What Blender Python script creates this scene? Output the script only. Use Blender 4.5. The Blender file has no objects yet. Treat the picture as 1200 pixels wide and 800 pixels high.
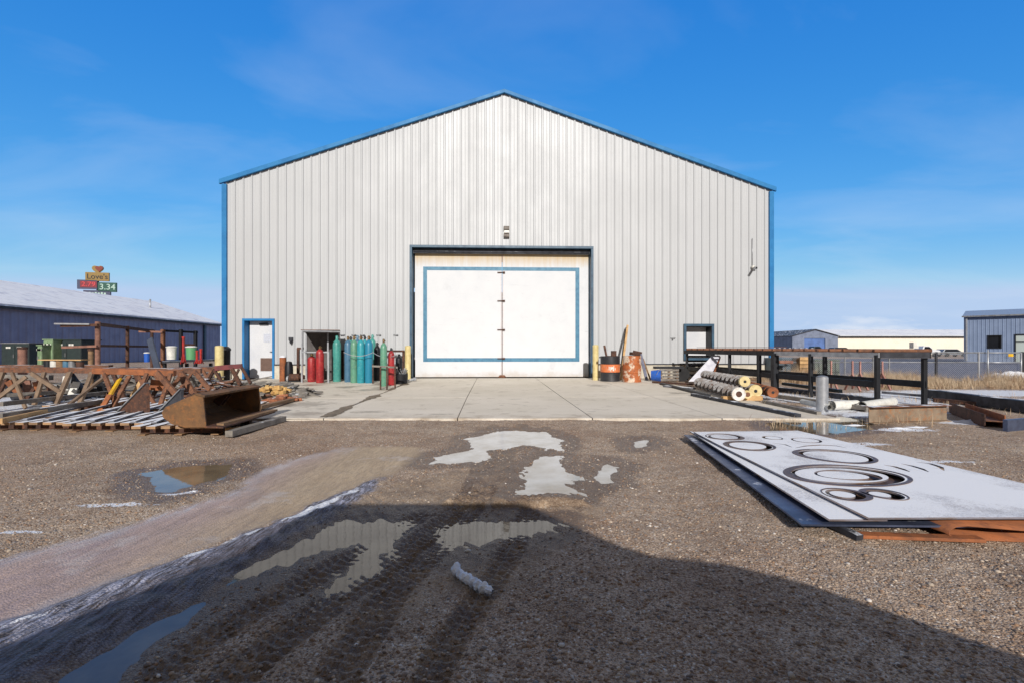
import bpy, bmesh, math, random
import numpy as np
from mathutils import Vector, Matrix
R = math.radians
random.seed(7); rng = np.random.default_rng(7)
SC = bpy.context.scene
COL = SC.collection

# ------------------------------------------------------------------ camera
F, H, CX, CY = 550.0, 1.15, 600.0, 407.0       # focal length in photo px, eye height, centre column, horizon row
cd = bpy.data.cameras.new('camera'); cam = bpy.data.objects.new('camera', cd); COL.objects.link(cam)
cam.location = (0, 0, H); cam.rotation_euler = (R(90), 0, 0)
cd.sensor_width = 36; cd.lens = 36 * F / 1200; cd.shift_y = 7 / 1200; cd.clip_start = .05; cd.clip_end = 4000
SC.camera = cam

# ------------------------------------------------------------------ sky, sun, exposure
SUN_EL = 24.0; SX = .062                        # sun stands behind the camera, a touch to the right
w = bpy.data.worlds.new('World'); SC.world = w; w.use_nodes = True
nt = w.node_tree; N = nt.nodes; Lk = nt.links; N.clear()
out = N.new('ShaderNodeOutputWorld'); bg = N.new('ShaderNodeBackground'); sky = N.new('ShaderNodeTexSky')
sky.sky_type = 'NISHITA'; sky.sun_disc = False; sky.sun_elevation = R(SUN_EL); sky.sun_rotation = R(180 - 3.5)
sky.altitude = 1200; sky.air_density = 1.0; sky.dust_density = .25; sky.ozone_density = 2.6
hs = N.new('ShaderNodeHueSaturation'); hs.inputs['Saturation'].default_value = 1.22; hs.inputs['Hue'].default_value = .508
Lk.new(sky.outputs[0], hs.inputs['Color'])
tc = N.new('ShaderNodeTexCoord'); sep = N.new('ShaderNodeSeparateXYZ'); Lk.new(tc.outputs['Generated'], sep.inputs[0])
def wmath(op, a, b=None, c=None):
    n = N.new('ShaderNodeMath'); n.operation = op
    for i, v in enumerate((a, b, c)):
        if v is None: continue
        if hasattr(v, 'is_linked') or hasattr(v, 'links'): Lk.new(v, n.inputs[i])
        else: n.inputs[i].default_value = v
    return n.outputs[0]
# thin cirrus: noise on the direction projected onto a high plane
zc = wmath('MAXIMUM', sep.outputs[2], .02)
px_ = wmath('DIVIDE', sep.outputs[0], wmath('ADD', zc, .12)); py_ = wmath('DIVIDE', sep.outputs[1], wmath('ADD', zc, .12))
cmb = N.new('ShaderNodeCombineXYZ'); Lk.new(px_, cmb.inputs[0]); Lk.new(wmath('MULTIPLY', py_, 1.9), cmb.inputs[1])
nz = N.new('ShaderNodeTexNoise'); nz.inputs['Scale'].default_value = .75; nz.inputs['Detail'].default_value = 7; nz.inputs['Roughness'].default_value = .52
nz.inputs['Distortion'].default_value = .5
Lk.new(cmb.outputs[0], nz.inputs['Vector'])
rp = N.new('ShaderNodeValToRGB'); rp.color_ramp.elements[0].position = .47; rp.color_ramp.elements[1].position = .92
rp.color_ramp.elements[1].color = (.30, .30, .30, 1); Lk.new(nz.outputs[0], rp.inputs[0])
# low cloud bank over the far building on the right
az = wmath('DIVIDE', sep.outputs[0], wmath('MAXIMUM', sep.outputs[1], .05))
el = wmath('DIVIDE', sep.outputs[2], wmath('MAXIMUM', sep.outputs[1], .05))
c2 = N.new('ShaderNodeCombineXYZ'); Lk.new(wmath('MULTIPLY', az, 14), c2.inputs[0]); Lk.new(wmath('MULTIPLY', el, 50), c2.inputs[1])
n2 = N.new('ShaderNodeTexNoise'); n2.inputs['Scale'].default_value = 1.; n2.inputs['Detail'].default_value = 6; Lk.new(c2.outputs[0], n2.inputs['Vector'])
dx = wmath('DIVIDE', wmath('SUBTRACT', az, .76), .16); dz = wmath('DIVIDE', wmath('SUBTRACT', el, .046), .022)
d2 = wmath('ADD', wmath('MULTIPLY', dx, dx), wmath('MULTIPLY', dz, dz))
low = wmath('SUBTRACT', wmath('MULTIPLY', n2.outputs[0], 2.1), wmath('ADD', wmath('MULTIPLY', d2, .75), .45))
rp2 = N.new('ShaderNodeValToRGB'); rp2.color_ramp.elements[0].position = .0; rp2.color_ramp.elements[1].position = .75
rp2.color_ramp.elements[1].color = (.75, .75, .75, 1); Lk.new(low, rp2.inputs[0])
mx = N.new('ShaderNodeMix'); mx.data_type = 'RGBA'; Lk.new(wmath('MAXIMUM', rp.outputs[0], rp2.outputs[0]), mx.inputs[0])
# tone of the sky: deeper, flatter blue than the raw model
sr = N.new('ShaderNodeSeparateColor'); Lk.new(hs.outputs[0], sr.inputs[0]); cr = N.new('ShaderNodeCombineColor'); K_ = .16
for i, (a_, g_) in enumerate(((.98, 1.25), (.72, .65), (.88, .30))):
    q_ = wmath('MULTIPLY', wmath('POWER', wmath('MULTIPLY', sr.outputs[i], K_), g_), a_ / K_)
    Lk.new(wmath('MINIMUM', q_, (.47, .62, .86)[i] / K_), cr.inputs[i])
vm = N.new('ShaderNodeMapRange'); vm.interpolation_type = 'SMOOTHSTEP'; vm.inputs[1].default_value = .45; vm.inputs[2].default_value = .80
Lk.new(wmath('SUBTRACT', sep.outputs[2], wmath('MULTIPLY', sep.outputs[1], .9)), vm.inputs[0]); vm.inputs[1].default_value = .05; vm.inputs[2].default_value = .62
rear_fill = N.new('ShaderNodeMix'); rear_fill.data_type = 'RGBA'; Lk.new(vm.outputs[0], rear_fill.inputs[0]); Lk.new(cr.outputs[0], rear_fill.inputs[6]); rear_fill.inputs[7].default_value = (1.28, 1.22, 1.18, 1)  # neutral grey added to the unseen rear and overhead sky to balance shadow colour
Lk.new(rear_fill.outputs[2], mx.inputs[6]); mx.inputs[7].default_value = (5.0, 5.3, 5.8, 1)
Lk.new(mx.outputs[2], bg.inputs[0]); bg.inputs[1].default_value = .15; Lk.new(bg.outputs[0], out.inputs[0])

sd = bpy.data.lights.new('sun', 'SUN'); sun = bpy.data.objects.new('sun', sd); COL.objects.link(sun)
sd.energy = 3.9; sd.angle = R(.5); sd.color = (1, .955, .895)
c = math.cos(R(SUN_EL)); sv = Vector((SX, -1, 0)).normalized() * c; sv.z = math.sin(R(SUN_EL))
sun.rotation_euler = sv.to_track_quat('Z', 'Y').to_euler(); sun.location = (0, -10, 20)
vs = SC.view_settings; vs.view_transform = 'Standard'; vs.look = 'None'; vs.gamma = 1; vs.exposure = 0.1; vs.use_curve_mapping = False
SC.render.engine = 'CYCLES'

# ------------------------------------------------------------------ photo pixel -> world
def G(px, py, z=0.0):
    Y = (H - z) * F / (py - CY); return ((px - CX) * Y / F, Y, z)
def A(px, py, Y): return ((px - CX) * Y / F, Y, H - (py - CY) * Y / F)
def sstep(a, b, x):
    t = np.clip((np.asarray(x, float) - a) / (b - a), 0, 1); return t * t * (3 - 2 * t)
def base_z(x, y):
    """gentle large-scale terrain"""
    return -.42 * sstep(19, 60, y) - .08 * sstep(6, 12, x) * sstep(8, 14, y)

# ------------------------------------------------------------------ materials
def rgb(r, g, b): 
    f = lambda v: ((v / 255) / 12.92 if v <= 10 else (((v / 255) + .055) / 1.055) ** 2.4)
    return (f(r), f(g), f(b), 1)
def mixc(nt, fac, a, b):
    n = nt.nodes.new('ShaderNodeMix'); n.data_type = 'RGBA'
    for k, v in ((0, fac), (6, a), (7, b)):
        if isinstance(v, (tuple, float, int)): n.inputs[k].default_value = v
        else: nt.links.new(v, n.inputs[k])
    return n.outputs[2]
def mth(nt, op, a, b=None):
    n = nt.nodes.new('ShaderNodeMath'); n.operation = op
    for i, v in enumerate((a, b)):
        if v is None: continue
        if isinstance(v, (float, int)): n.inputs[i].default_value = v
        else: nt.links.new(v, n.inputs[i])
    return n.outputs[0]
def ramp(nt, v, p0, p1, c0=(0, 0, 0, 1), c1=(1, 1, 1, 1)):
    n = nt.nodes.new('ShaderNodeValToRGB'); e = n.color_ramp.elements
    e[0].position = p0; e[1].position = p1; e[0].color = c0; e[1].color = c1
    nt.links.new(v, n.inputs[0]); return n.outputs[0]
def noise(nt, vec, scale, detail=5, rough=.6):
    n = nt.nodes.new('ShaderNodeTexNoise'); n.inputs['Scale'].default_value = scale; n.inputs['Detail'].default_value = detail
    n.inputs['Roughness'].default_value = rough; nt.links.new(vec, n.inputs['Vector']); return n.outputs[0]
MATS = {}
def M(name, c1, c2=None, scale=5., rough=.6, metal=0., bump=.2, bscale=60., snow=0., stretch=(1, 1, 1), spec=.5, c3=None, band=(.42, .62)):
    if name in MATS: return MATS[name]
    m = bpy.data.materials.new(name); m.use_nodes = True; nt = m.node_tree; b = nt.nodes['Principled BSDF']
    tc = nt.nodes.new('ShaderNodeTexCoord'); mp = nt.nodes.new('ShaderNodeMapping'); mp.inputs['Scale'].default_value = stretch
    oi = nt.nodes.new('ShaderNodeObjectInfo'); ad = nt.nodes.new('ShaderNodeVectorMath'); ad.operation = 'ADD'
    sc_ = nt.nodes.new('ShaderNodeVectorMath'); sc_.operation = 'SCALE'; sc_.inputs['Scale'].default_value = 17
    cb = nt.nodes.new('ShaderNodeCombineXYZ'); nt.links.new(oi.outputs['Random'], cb.inputs[0]); nt.links.new(oi.outputs['Random'], cb.inputs[2])
    nt.links.new(cb.outputs[0], sc_.inputs[0]); nt.links.new(tc.outputs['Object'], ad.inputs[0]); nt.links.new(sc_.outputs[0], ad.inputs[1])
    nt.links.new(ad.outputs[0], mp.inputs[0]); V = mp.outputs[0]
    c2 = c2 or tuple([v * .72 for v in c1[:3]]) + (1,)
    n1 = noise(nt, V, scale, 7, .62)
    col = mixc(nt, ramp(nt, n1, *band), c1, c2)
    if c3: col = mixc(nt, ramp(nt, noise(nt, V, scale * 2.7, 6, .7), .52, .66), col, c3)
    fine = noise(nt, V, bscale, 4, .7)
    col = mixc(nt, mth(nt, 'MULTIPLY', ramp(nt, fine, .35, .7), .28), col, tuple([v * .55 for v in c1[:3]]) + (1,))
    rg = mth(nt, 'ADD', mth(nt, 'MULTIPLY', n1, .3), rough - .15)
    if snow > 0:
        g = nt.nodes.new('ShaderNodeNewGeometry'); s = nt.nodes.new('ShaderNodeSeparateXYZ'); nt.links.new(g.outputs['Normal'], s.inputs[0])
        p = nt.nodes.new('ShaderNodeSeparateXYZ'); gg = g.outputs['Position']
        sn = noise(nt, gg, 2.6, 8, .68)
        k = mth(nt, 'MULTIPLY', ramp(nt, s.outputs[2], .45, .75), ramp(nt, sn, .68 - .42 * snow, .74 - .42 * snow))
        col = mixc(nt, k, col, (.80, .82, .87, 1)); rg = mth(nt, 'ADD', mth(nt, 'MULTIPLY', k, .3), rg)
    nt.links.new(col, b.inputs['Base Color']); nt.links.new(rg, b.inputs['Roughness'])
    b.inputs['Metallic'].default_value = metal; b.inputs['Specular IOR Level'].default_value = spec
    if bump:
        bp = nt.nodes.new('ShaderNodeBump'); bp.inputs['Strength'].default_value = bump; bp.inputs['Distance'].default_value = .004
        nt.links.new(fine, bp.inputs['Height']); nt.links.new(bp.outputs[0], b.inputs['Normal'])
    MATS[name] = m; return m

m_wall = M('wall_panel', rgb(186, 188, 191), rgb(183, 185, 188), .6, .52, .10, .0, 160, stretch=(1, 1, .6), spec=.35)
m_trim = M('blue_trim', rgb(48, 126, 184), rgb(38, 112, 170), 2, .5, 0, .03, 20, spec=.25)
m_frame = M('slate_blue_trim', rgb(54, 88, 112), rgb(40, 70, 94), 4, .45, 0, .05, 30)
m_roof = M('roof_metal', rgb(150, 155, 160), None, 2, .4, .4, .05)
m_found = M('foundation_concrete', rgb(205, 198, 182), rgb(180, 172, 156), 3, .85, 0, .3)
m_white = M('white_door_paint', rgb(214, 215, 218), rgb(202, 204, 210), 1.1, .7, 0, .04, 30)
m_stripe = M('blue_painted_stripe', rgb(70, 128, 158), rgb(54, 110, 142), 6, .5, 0, .05)
m_dark = M('black_steel', rgb(36, 38, 44), rgb(24, 25, 30), 6, .5, .3, .15)
m_darkg = M('dark_grey_steel', rgb(66, 68, 76), rgb(46, 46, 52), 6, .6, .3, .15, snow=.35)
m_grey = M('grey_steel', rgb(150, 152, 156), rgb(118, 118, 120), 6, .5, .3, .15)
m_galv = M('galvanised_steel', rgb(186, 188, 192), rgb(160, 162, 168), 8, .4, .4, .1)
m_rust = M('rust', rgb(128, 88, 66), rgb(90, 62, 50), 9, .85, 0, .5, 90, c3=rgb(152, 96, 60))
m_rustd = M('dark_rust', rgb(86, 58, 46), rgb(58, 42, 38), 7, .8, .1, .4, 80, c3=rgb(120, 76, 52))
m_rusts = M('snow_dusted_rust', rgb(124, 86, 66), rgb(86, 64, 54), 8, .85, 0, .4, 80, snow=.45, c3=rgb(140, 84, 52))
m_rusto = M('orange_rust', rgb(164, 98, 58), rgb(124, 78, 52), 5, .8, 0, .4, 70, c3=rgb(110, 66, 48))
m_ruststr = M('pinkish_rust', rgb(150, 108, 92), rgb(112, 80, 70), 7, .8, 0, .3)
m_bucket = M('bucket_rust', rgb(128, 92, 58), rgb(92, 70, 52), 4.5, .75, .15, .35, 70, c3=rgb(152, 100, 56))
m_wood = M('weathered_wood', rgb(150, 118, 86), rgb(116, 92, 72), 5, .85, 0, .4, 60, stretch=(1, 1, 5))
m_woodl = M('pale_wood', rgb(206, 168, 118), rgb(178, 140, 96), 5, .85, 0, .4, 60)
m_woods = M('snowy_wood', rgb(176, 140, 104), rgb(128, 104, 82), 5, .85, 0, .4, 60, snow=.72)
m_woodg = M('grey_wood', rgb(140, 134, 126), rgb(108, 102, 98), 5, .85, 0, .4, 60, snow=.3)
m_stripsnow = M('snowy_steel_strip', rgb(120, 122, 130), rgb(86, 84, 90), 5, .6, .2, .3, 60, snow=.82)
m_maroon = M('maroon_paint', rgb(118, 44, 46), rgb(84, 36, 40), 6, .6, 0, .2)
m_red = M('red_cylinder_paint', rgb(168, 42, 46), rgb(136, 34, 40), 5, .42, 0, .06, c3=rgb(176, 70, 62))
m_redd = M('red_paint', rgb(186, 48, 42), rgb(140, 42, 40), 7, .5, 0, .1)
m_teal = M('teal_cylinder_paint', rgb(74, 154, 144), rgb(56, 132, 126), 5, .4, 0, .06, c3=rgb(96, 160, 148))
m_aqua = M('aqua_cylinder_paint', rgb(50, 156, 168), rgb(40, 134, 150), 5, .4, 0, .06, c3=rgb(84, 162, 166))
m_sage = M('sage_cylinder_paint', rgb(100, 154, 130), rgb(84, 134, 114), 5, .4, 0, .06, c3=rgb(120, 156, 128))
m_slate = M('blue_grey_cylinder_paint', rgb(80, 122, 150), rgb(64, 104, 132), 5, .4, 0, .06, c3=rgb(96, 130, 150))
m_dgreen = M('dark_green_paint', rgb(46, 58, 58), rgb(36, 46, 48), 5, .5, 0, .1)
m_lgreen = M('light_green_paint', rgb(138, 162, 126), rgb(118, 142, 108), 5, .5, 0, .1)
m_brass = M('brass_valve', rgb(120, 96, 60), rgb(84, 66, 50), 20, .45, .6, .1)
m_yellow = M('cream_yellow_paint', rgb(222, 206, 150), rgb(204, 184, 128), 6, .55, 0, .08)
m_yelb = M('bright_yellow_paint', rgb(236, 188, 30), rgb(200, 150, 30), 6, .5, 0, .1)
m_blue = M('blue_plastic', rgb(40, 96, 190), rgb(30, 80, 160), 6, .45, 0, .02)
m_whitep = M('white_plastic', rgb(232, 230, 222), rgb(206, 204, 198), 6, .5, 0, .05)
m_orange = M('orange_drum_band', rgb(226, 128, 70), rgb(204, 104, 56), 8, .6, 0, .1, c3=rgb(190, 150, 130))
m_blackp = M('black_drum_paint', rgb(52, 52, 56), rgb(36, 36, 40), 8, .55, .1, .1)
m_rdrum = M('rusty_white_drum', rgb(176, 98, 52), rgb(214, 196, 176), 4.2, .7, 0, .4, 50, c3=rgb(96, 60, 48), band=(.5, .56))
m_lwall = M('slate_wall_panel', rgb(138, 146, 180), rgb(126, 134, 168), 1, .55, 0, .03)
m_rwall = M('blue_grey_wall_panel', rgb(138, 154, 182), rgb(126, 142, 170), 1, .5, .1, .03)
m_cream = M('cream_wall_panel', rgb(236, 230, 216), rgb(228, 222, 208), .4, .6, 0, .03)
m_snowroof = M('snowy_roof', rgb(244, 245, 250), rgb(224, 226, 236), .35, .8, 0, .2, 3, c3=rgb(204, 206, 220), band=(.45, .75))
m_fardoor = M('blue_shutter', rgb(88, 118, 178), None, 1, .5, 0, .03)
m_glass = M('dark_window_glass', rgb(28, 30, 36), rgb(20, 22, 26), 2, .1, 0, 0)
m_tyre = M('rubber', rgb(34, 34, 36), None, 9, .8, 0, .2)
m_snow = M('snow', (.82, .84, .9, 1), (.66, .7, .8, 1), 7, .85, 0, .7, 50)
m_ice = M('packed_snow', (.86, .88, .95, 1), (.62, .66, .78, 1), 9, .6, 0, .8, 60, c3=(.9, .9, .95, 1))
m_bare = M('bare_blue_steel', rgb(92, 102, 128), rgb(70, 76, 98), 5, .4, .5, .25, snow=.2)

def plain(name, col, rough=.5, metal=0, emit=0):
    m = bpy.data.materials.new(name); m.use_nodes = True; nt = m.node_tree; b = nt.nodes['Principled BSDF']
    tc = nt.nodes.new('ShaderNodeTexCoord'); n = noise(nt, tc.outputs['Object'], 12, 3)
    c = mixc(nt, mth(nt, 'MULTIPLY', n, .25), col, tuple([v * .7 for v in col[:3]]) + (1,))
    nt.links.new(c, b.inputs['Base Color']); b.inputs['Roughness'].default_value = rough; b.inputs['Metallic'].default_value = metal
    if emit:
        nt.links.new(c, b.inputs['Emission Color']); b.inputs['Emission Strength'].default_value = emit
    return m

# ------------------------------------------------------------------ mesh builder
class MB:
    def __init__(s): s.v = []; s.f = []; s.sm = []
    def add(s, vs, fs, smooth=False):
        o = len(s.v); s.v += [tuple(v) for v in vs]; s.f += [tuple(i + o for i in f) for f in fs]; s.sm += [smooth] * len(fs); return s
    def box(s, c, d, rz=0, ry=0, rx=0):
        x, y, z = d[0] / 2, d[1] / 2, d[2] / 2
        m = Matrix.Translation(c) @ Matrix.Rotation(rz, 4, 'Z') @ Matrix.Rotation(ry, 4, 'Y') @ Matrix.Rotation(rx, 4, 'X')
        vs = [m @ Vector((a, b, e)) for a in (-x, x) for b in (-y, y) for e in (-z, z)]
        return s.add(vs, [(0, 1, 3, 2), (4, 6, 7, 5), (0, 4, 5, 1), (2, 3, 7, 6), (0, 2, 6, 4), (1, 5, 7, 3)])
    def frame_of(s, p0, p1, up=(0, 0, 1)):
        p0 = Vector(p0); p1 = Vector(p1); d = (p1 - p0).normalized(); u = Vector(up)
        if abs(d.dot(u)) > .98: u = Vector((0, 1, 0))
        a = d.cross(u).normalized(); b = a.cross(d).normalized(); return p0, p1, d, a, b
    def beam(s, p0, p1, w, h=None, up=(0, 0, 1)):
        h = h or w; p0, p1, d, a, b = s.frame_of(p0, p1, up)
        vs = [p + a * i * w / 2 + b * j * h / 2 for p in (p0, p1) for i, j in ((-1, -1), (1, -1), (1, 1), (-1, 1))]
        return s.add(vs, [(0, 1, 2, 3), (7, 6, 5, 4), (0, 4, 5, 1), (1, 5, 6, 2), (2, 6, 7, 3), (3, 7, 4, 0)])
    def cyl(s, p0, p1, r0, r1=None, n=14, caps=True):
        r1 = r0 if r1 is None else r1; p0, p1, d, a, b = s.frame_of(p0, p1)
        vs = [p + (a * math.cos(t) + b * math.sin(t)) * r for p, r in ((p0, r0), (p1, r1)) for t in [2 * math.pi * k / n for k in range(n)]]
        fs = [(k, (k + 1) % n, n + (k + 1) % n, n + k) for k in range(n)]
        s.add(vs, fs, True)
        if caps: s.add(vs, [tuple(range(n))[::-1], tuple(range(n, 2 * n))])
        return s
    def lathe(s, prof, c=(0, 0, 0), n=20, sx=1, sy=1):
        vs = [(c[0] + r * math.cos(2 * math.pi * k / n) * sx, c[1] + r * math.sin(2 * math.pi * k / n) * sy, c[2] + z) for r, z in prof for k in range(n)]
        fs = [(i * n + k, i * n + (k + 1) % n, (i + 1) * n + (k + 1) % n, (i + 1) * n + k) for i in range(len(prof) - 1) for k in range(n)]
        s.add(vs, fs, True)
        for i in (0, len(prof) - 1):
            if prof[i][0] > 1e-4: s.add(vs[i * n:(i + 1) * n], [tuple(range(n))])
        return s
    def prism(s, poly, f0, f1):
        """poly 2-D points; f0/f1 map (a, b) to the two end caps"""
        n = len(poly); vs = [f0(*p) for p in poly] + [f1(*p) for p in poly]
        return s.add(vs, [tuple(range(n)), tuple(range(n, 2 * n))[::-1]] + [(k, k + n, (k + 1) % n + n, (k + 1) % n) for k in range(n)])
    def tube(s, pts, r, n=8):
        pts = [Vector(p) for p in pts]; vs = []
        for i, p in enumerate(pts):
            d = (pts[min(i + 1, len(pts) - 1)] - pts[max(i - 1, 0)]).normalized(); u = Vector((0, 0, 1))
            if abs(d.dot(u)) > .95: u = Vector((0, 1, 0))
            a = d.cross(u).normalized(); b = a.cross(d)
            rr = r[i] if isinstance(r, (list, tuple)) else r
            vs += [p + (a * math.cos(2 * math.pi * k / n) + b * math.sin(2 * math.pi * k / n)) * rr for k in range(n)]
        fs = [(i * n + k, i * n + (k + 1) % n, (i + 1) * n + (k + 1) % n, (i + 1) * n + k) for i in range(len(pts) - 1) for k in range(n)]
        return s.add(vs, fs, True)
    def build(s, name, mat, parent=None, world=False, bevel=0, solid=0):
        me = bpy.data.meshes.new(name); off = parent.location if (parent and world) else Vector((0, 0, 0))
        me.from_pydata([tuple(Vector(v) - off) for v in s.v], [], s.f)
        me.polygons.foreach_set('use_smooth', s.sm)
        bm = bmesh.new(); bm.from_mesh(me); bmesh.ops.remove_doubles(bm, verts=bm.verts, dist=1e-5)
        if len(bm.faces) < 60000: bmesh.ops.recalc_face_normals(bm, faces=bm.faces)
        for e in bm.edges:
            if len(e.link_faces) == 2 and e.calc_face_angle(0) > .7: e.smooth = False
        bm.to_mesh(me); bm.free()
        me.materials.append(mat); o = bpy.data.objects.new(name, me); COL.objects.link(o)
        if parent: o.parent = parent
        if solid:
            md = o.modifiers.new('solid', 'SOLIDIFY'); md.thickness = solid; md.offset = 0
        if bevel:
            md = o.modifiers.new('bevel', 'BEVEL'); md.width = bevel; md.segments = 2; md.limit_method = 'ANGLE'; md.angle_limit = R(40)
        return o
def tag(o, label=None, cat=None, group=None, kind=None):
    if label: o['label'] = label
    if cat: o['category'] = cat
    if group: o['group'] = group
    if kind: o['kind'] = kind
    return o
def thing(name, label, cat, loc=(0, 0, 0), rz=0, group=None):
    o = bpy.data.objects.new(name, None); COL.objects.link(o); o.location = loc; o.rotation_euler = (0, 0, rz); o.empty_display_size = .2
    return tag(o, label, cat, group)
def copy_tree(o, parent=None, loc=None, rz=None, label=None, swap=None):
    c = o.copy(); COL.objects.link(c)
    if parent: c.parent = parent
    if loc is not None: c.location = loc
    if rz is not None: c.rotation_euler = (0, 0, rz)
    if label: c['label'] = label
    if swap and c.type == 'MESH' and o.data.materials[0].name in swap:
        c.data = c.data.copy(); c.data.materials[0] = swap[o.data.materials[0].name]
    for ch in [x for x in bpy.data.objects if x.parent == o]: copy_tree(ch, c, swap=swap)
    return c
def one(mb, name, mat, label, cat, group=None, kind=None, **kw):
    """a thing that is one mesh, its origin at its base"""
    v = np.array([tuple(p) for p in mb.v]); o0 = Vector(((v[:, 0].min() + v[:, 0].max()) / 2, (v[:, 1].min() + v[:, 1].max()) / 2, v[:, 2].min()))
    mb.v = [tuple(Vector(p) - o0) for p in mb.v]
    o = mb.build(name, mat, **kw); o.location = o0
    return tag(o, label, cat, group, kind)

# ------------------------------------------------------------------ ground
def vnoise(x, y, s, seed=0):
    x = np.asarray(x, float) / s; y = np.asarray(y, float) / s
    xi = np.floor(x).astype(np.int64); yi = np.floor(y).astype(np.int64); fx = x - xi; fy = y - yi
    def h(a, b):
        n = (a * 374761393 + b * 668265263 + seed * 1442695041) & 0x7fffffff
        n = ((n ^ (n >> 13)) * 1274126177) & 0x7fffffff; return ((n ^ (n >> 16)) & 0xffff) / 65535.0
    fx = fx * fx * (3 - 2 * fx); fy = fy * fy * (3 - 2 * fy)
    return (h(xi, yi) * (1 - fx) + h(xi + 1, yi) * fx) * (1 - fy) + (h(xi, yi + 1) * (1 - fx) + h(xi + 1, yi + 1) * fx) * fy - .5
def sdf(poly, x, y):
    """signed distance, negative inside; poly in world metres"""
    d = np.full(x.shape, 1e9); inside = np.zeros(x.shape, bool); n = len(poly)
    for i in range(n):
        ax, ay = poly[i]; bx, by = poly[(i + 1) % n]; ex, ey = bx - ax, by - ay
        t = np.clip(((x - ax) * ex + (y - ay) * ey) / (ex * ex + ey * ey + 1e-12), 0, 1)
        d = np.minimum(d, np.hypot(x - ax - t * ex, y - ay - t * ey))
        cnd = ((ay > y) != (by > y)); xx = ax + (y - ay) * ex / (ey if abs(ey) > 1e-9 else 1e-9)
        inside ^= cnd & (x < xx)
    return np.where(inside, -d, d)
def wp(pts): return [G(a, b)[:2] for a, b in pts]
PUD = {
 'ice_far': wp([(548, 512), (590, 503), (640, 505), (661, 514), (657, 526), (612, 521), (570, 529), (560, 540), (498, 543), (520, 531), (545, 526)]),
 'mid': wp([(618, 548), (632, 533), (656, 533), (674, 581), (606, 581)]),
 'small': wp([(697, 550), (710, 538), (726, 545), (720, 563), (699, 568)]),
 'tiny': wp([(738, 514), (762, 513), (764, 521), (742, 526)]),
 'shade': wp([(-60, 905), (60, 780), (150, 730), (235, 688), (285, 655), (345, 628), (400, 606), (470, 604), (495, 612), (470, 640), (440, 668), (405, 688), (372, 700), (385, 668), (420, 640), (350, 655), (268, 690), (255, 708), (180, 760), (60, 905)]),
 'pothole': wp([(520, 609), (560, 606), (640, 606), (655, 611), (625, 625), (585, 631), (560, 640), (545, 632), (512, 648), (505, 628)]),
 'left': wp([(165, 552), (215, 544), (275, 541), (268, 556), (230, 566), (205, 580), (180, 576), (168, 568)]),
 'right': wp([(893, 494), (930, 489), (985, 486), (1022, 491), (1026, 502), (985, 508), (935, 506), (902, 504)]),
}
BANDA = wp([(490, 524), (400, 521), (350, 533), (300, 552), (262, 577), (180, 602), (100, 627), (-40, 664), (-160, 700), (-160, 800), (-60, 765), (60, 717), (150, 677), (250, 641), (330, 611), (400, 581), (440, 562), (484, 545)])
BANDB = wp([(440, 562), (400, 581), (330, 611), (250, 641), (60, 717), (-60, 765), (-100, 850), (60, 775), (200, 705), (300, 645), (380, 605), (420, 580)])
TAN = wp([(265, 690), (350, 625), (440, 575), (560, 545), (690, 560), (700, 600), (640, 640), (560, 680), (470, 720), (380, 700)])
TRACKS = [([(612, 498), (596, 530), (575, 565), (530, 620), (462, 690), (395, 790), (360, 860)], .17), ([(578, 498), (566, 540), (545, 590), (470, 650), (370, 720), (265, 800), (200, 860)], .17),
          ([(500, 600), (380, 668), (260, 740), (130, 830)], .13), ([(640, 500), (632, 550), (620, 600), (590, 660), (520, 760), (480, 850)], .13)]
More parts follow.
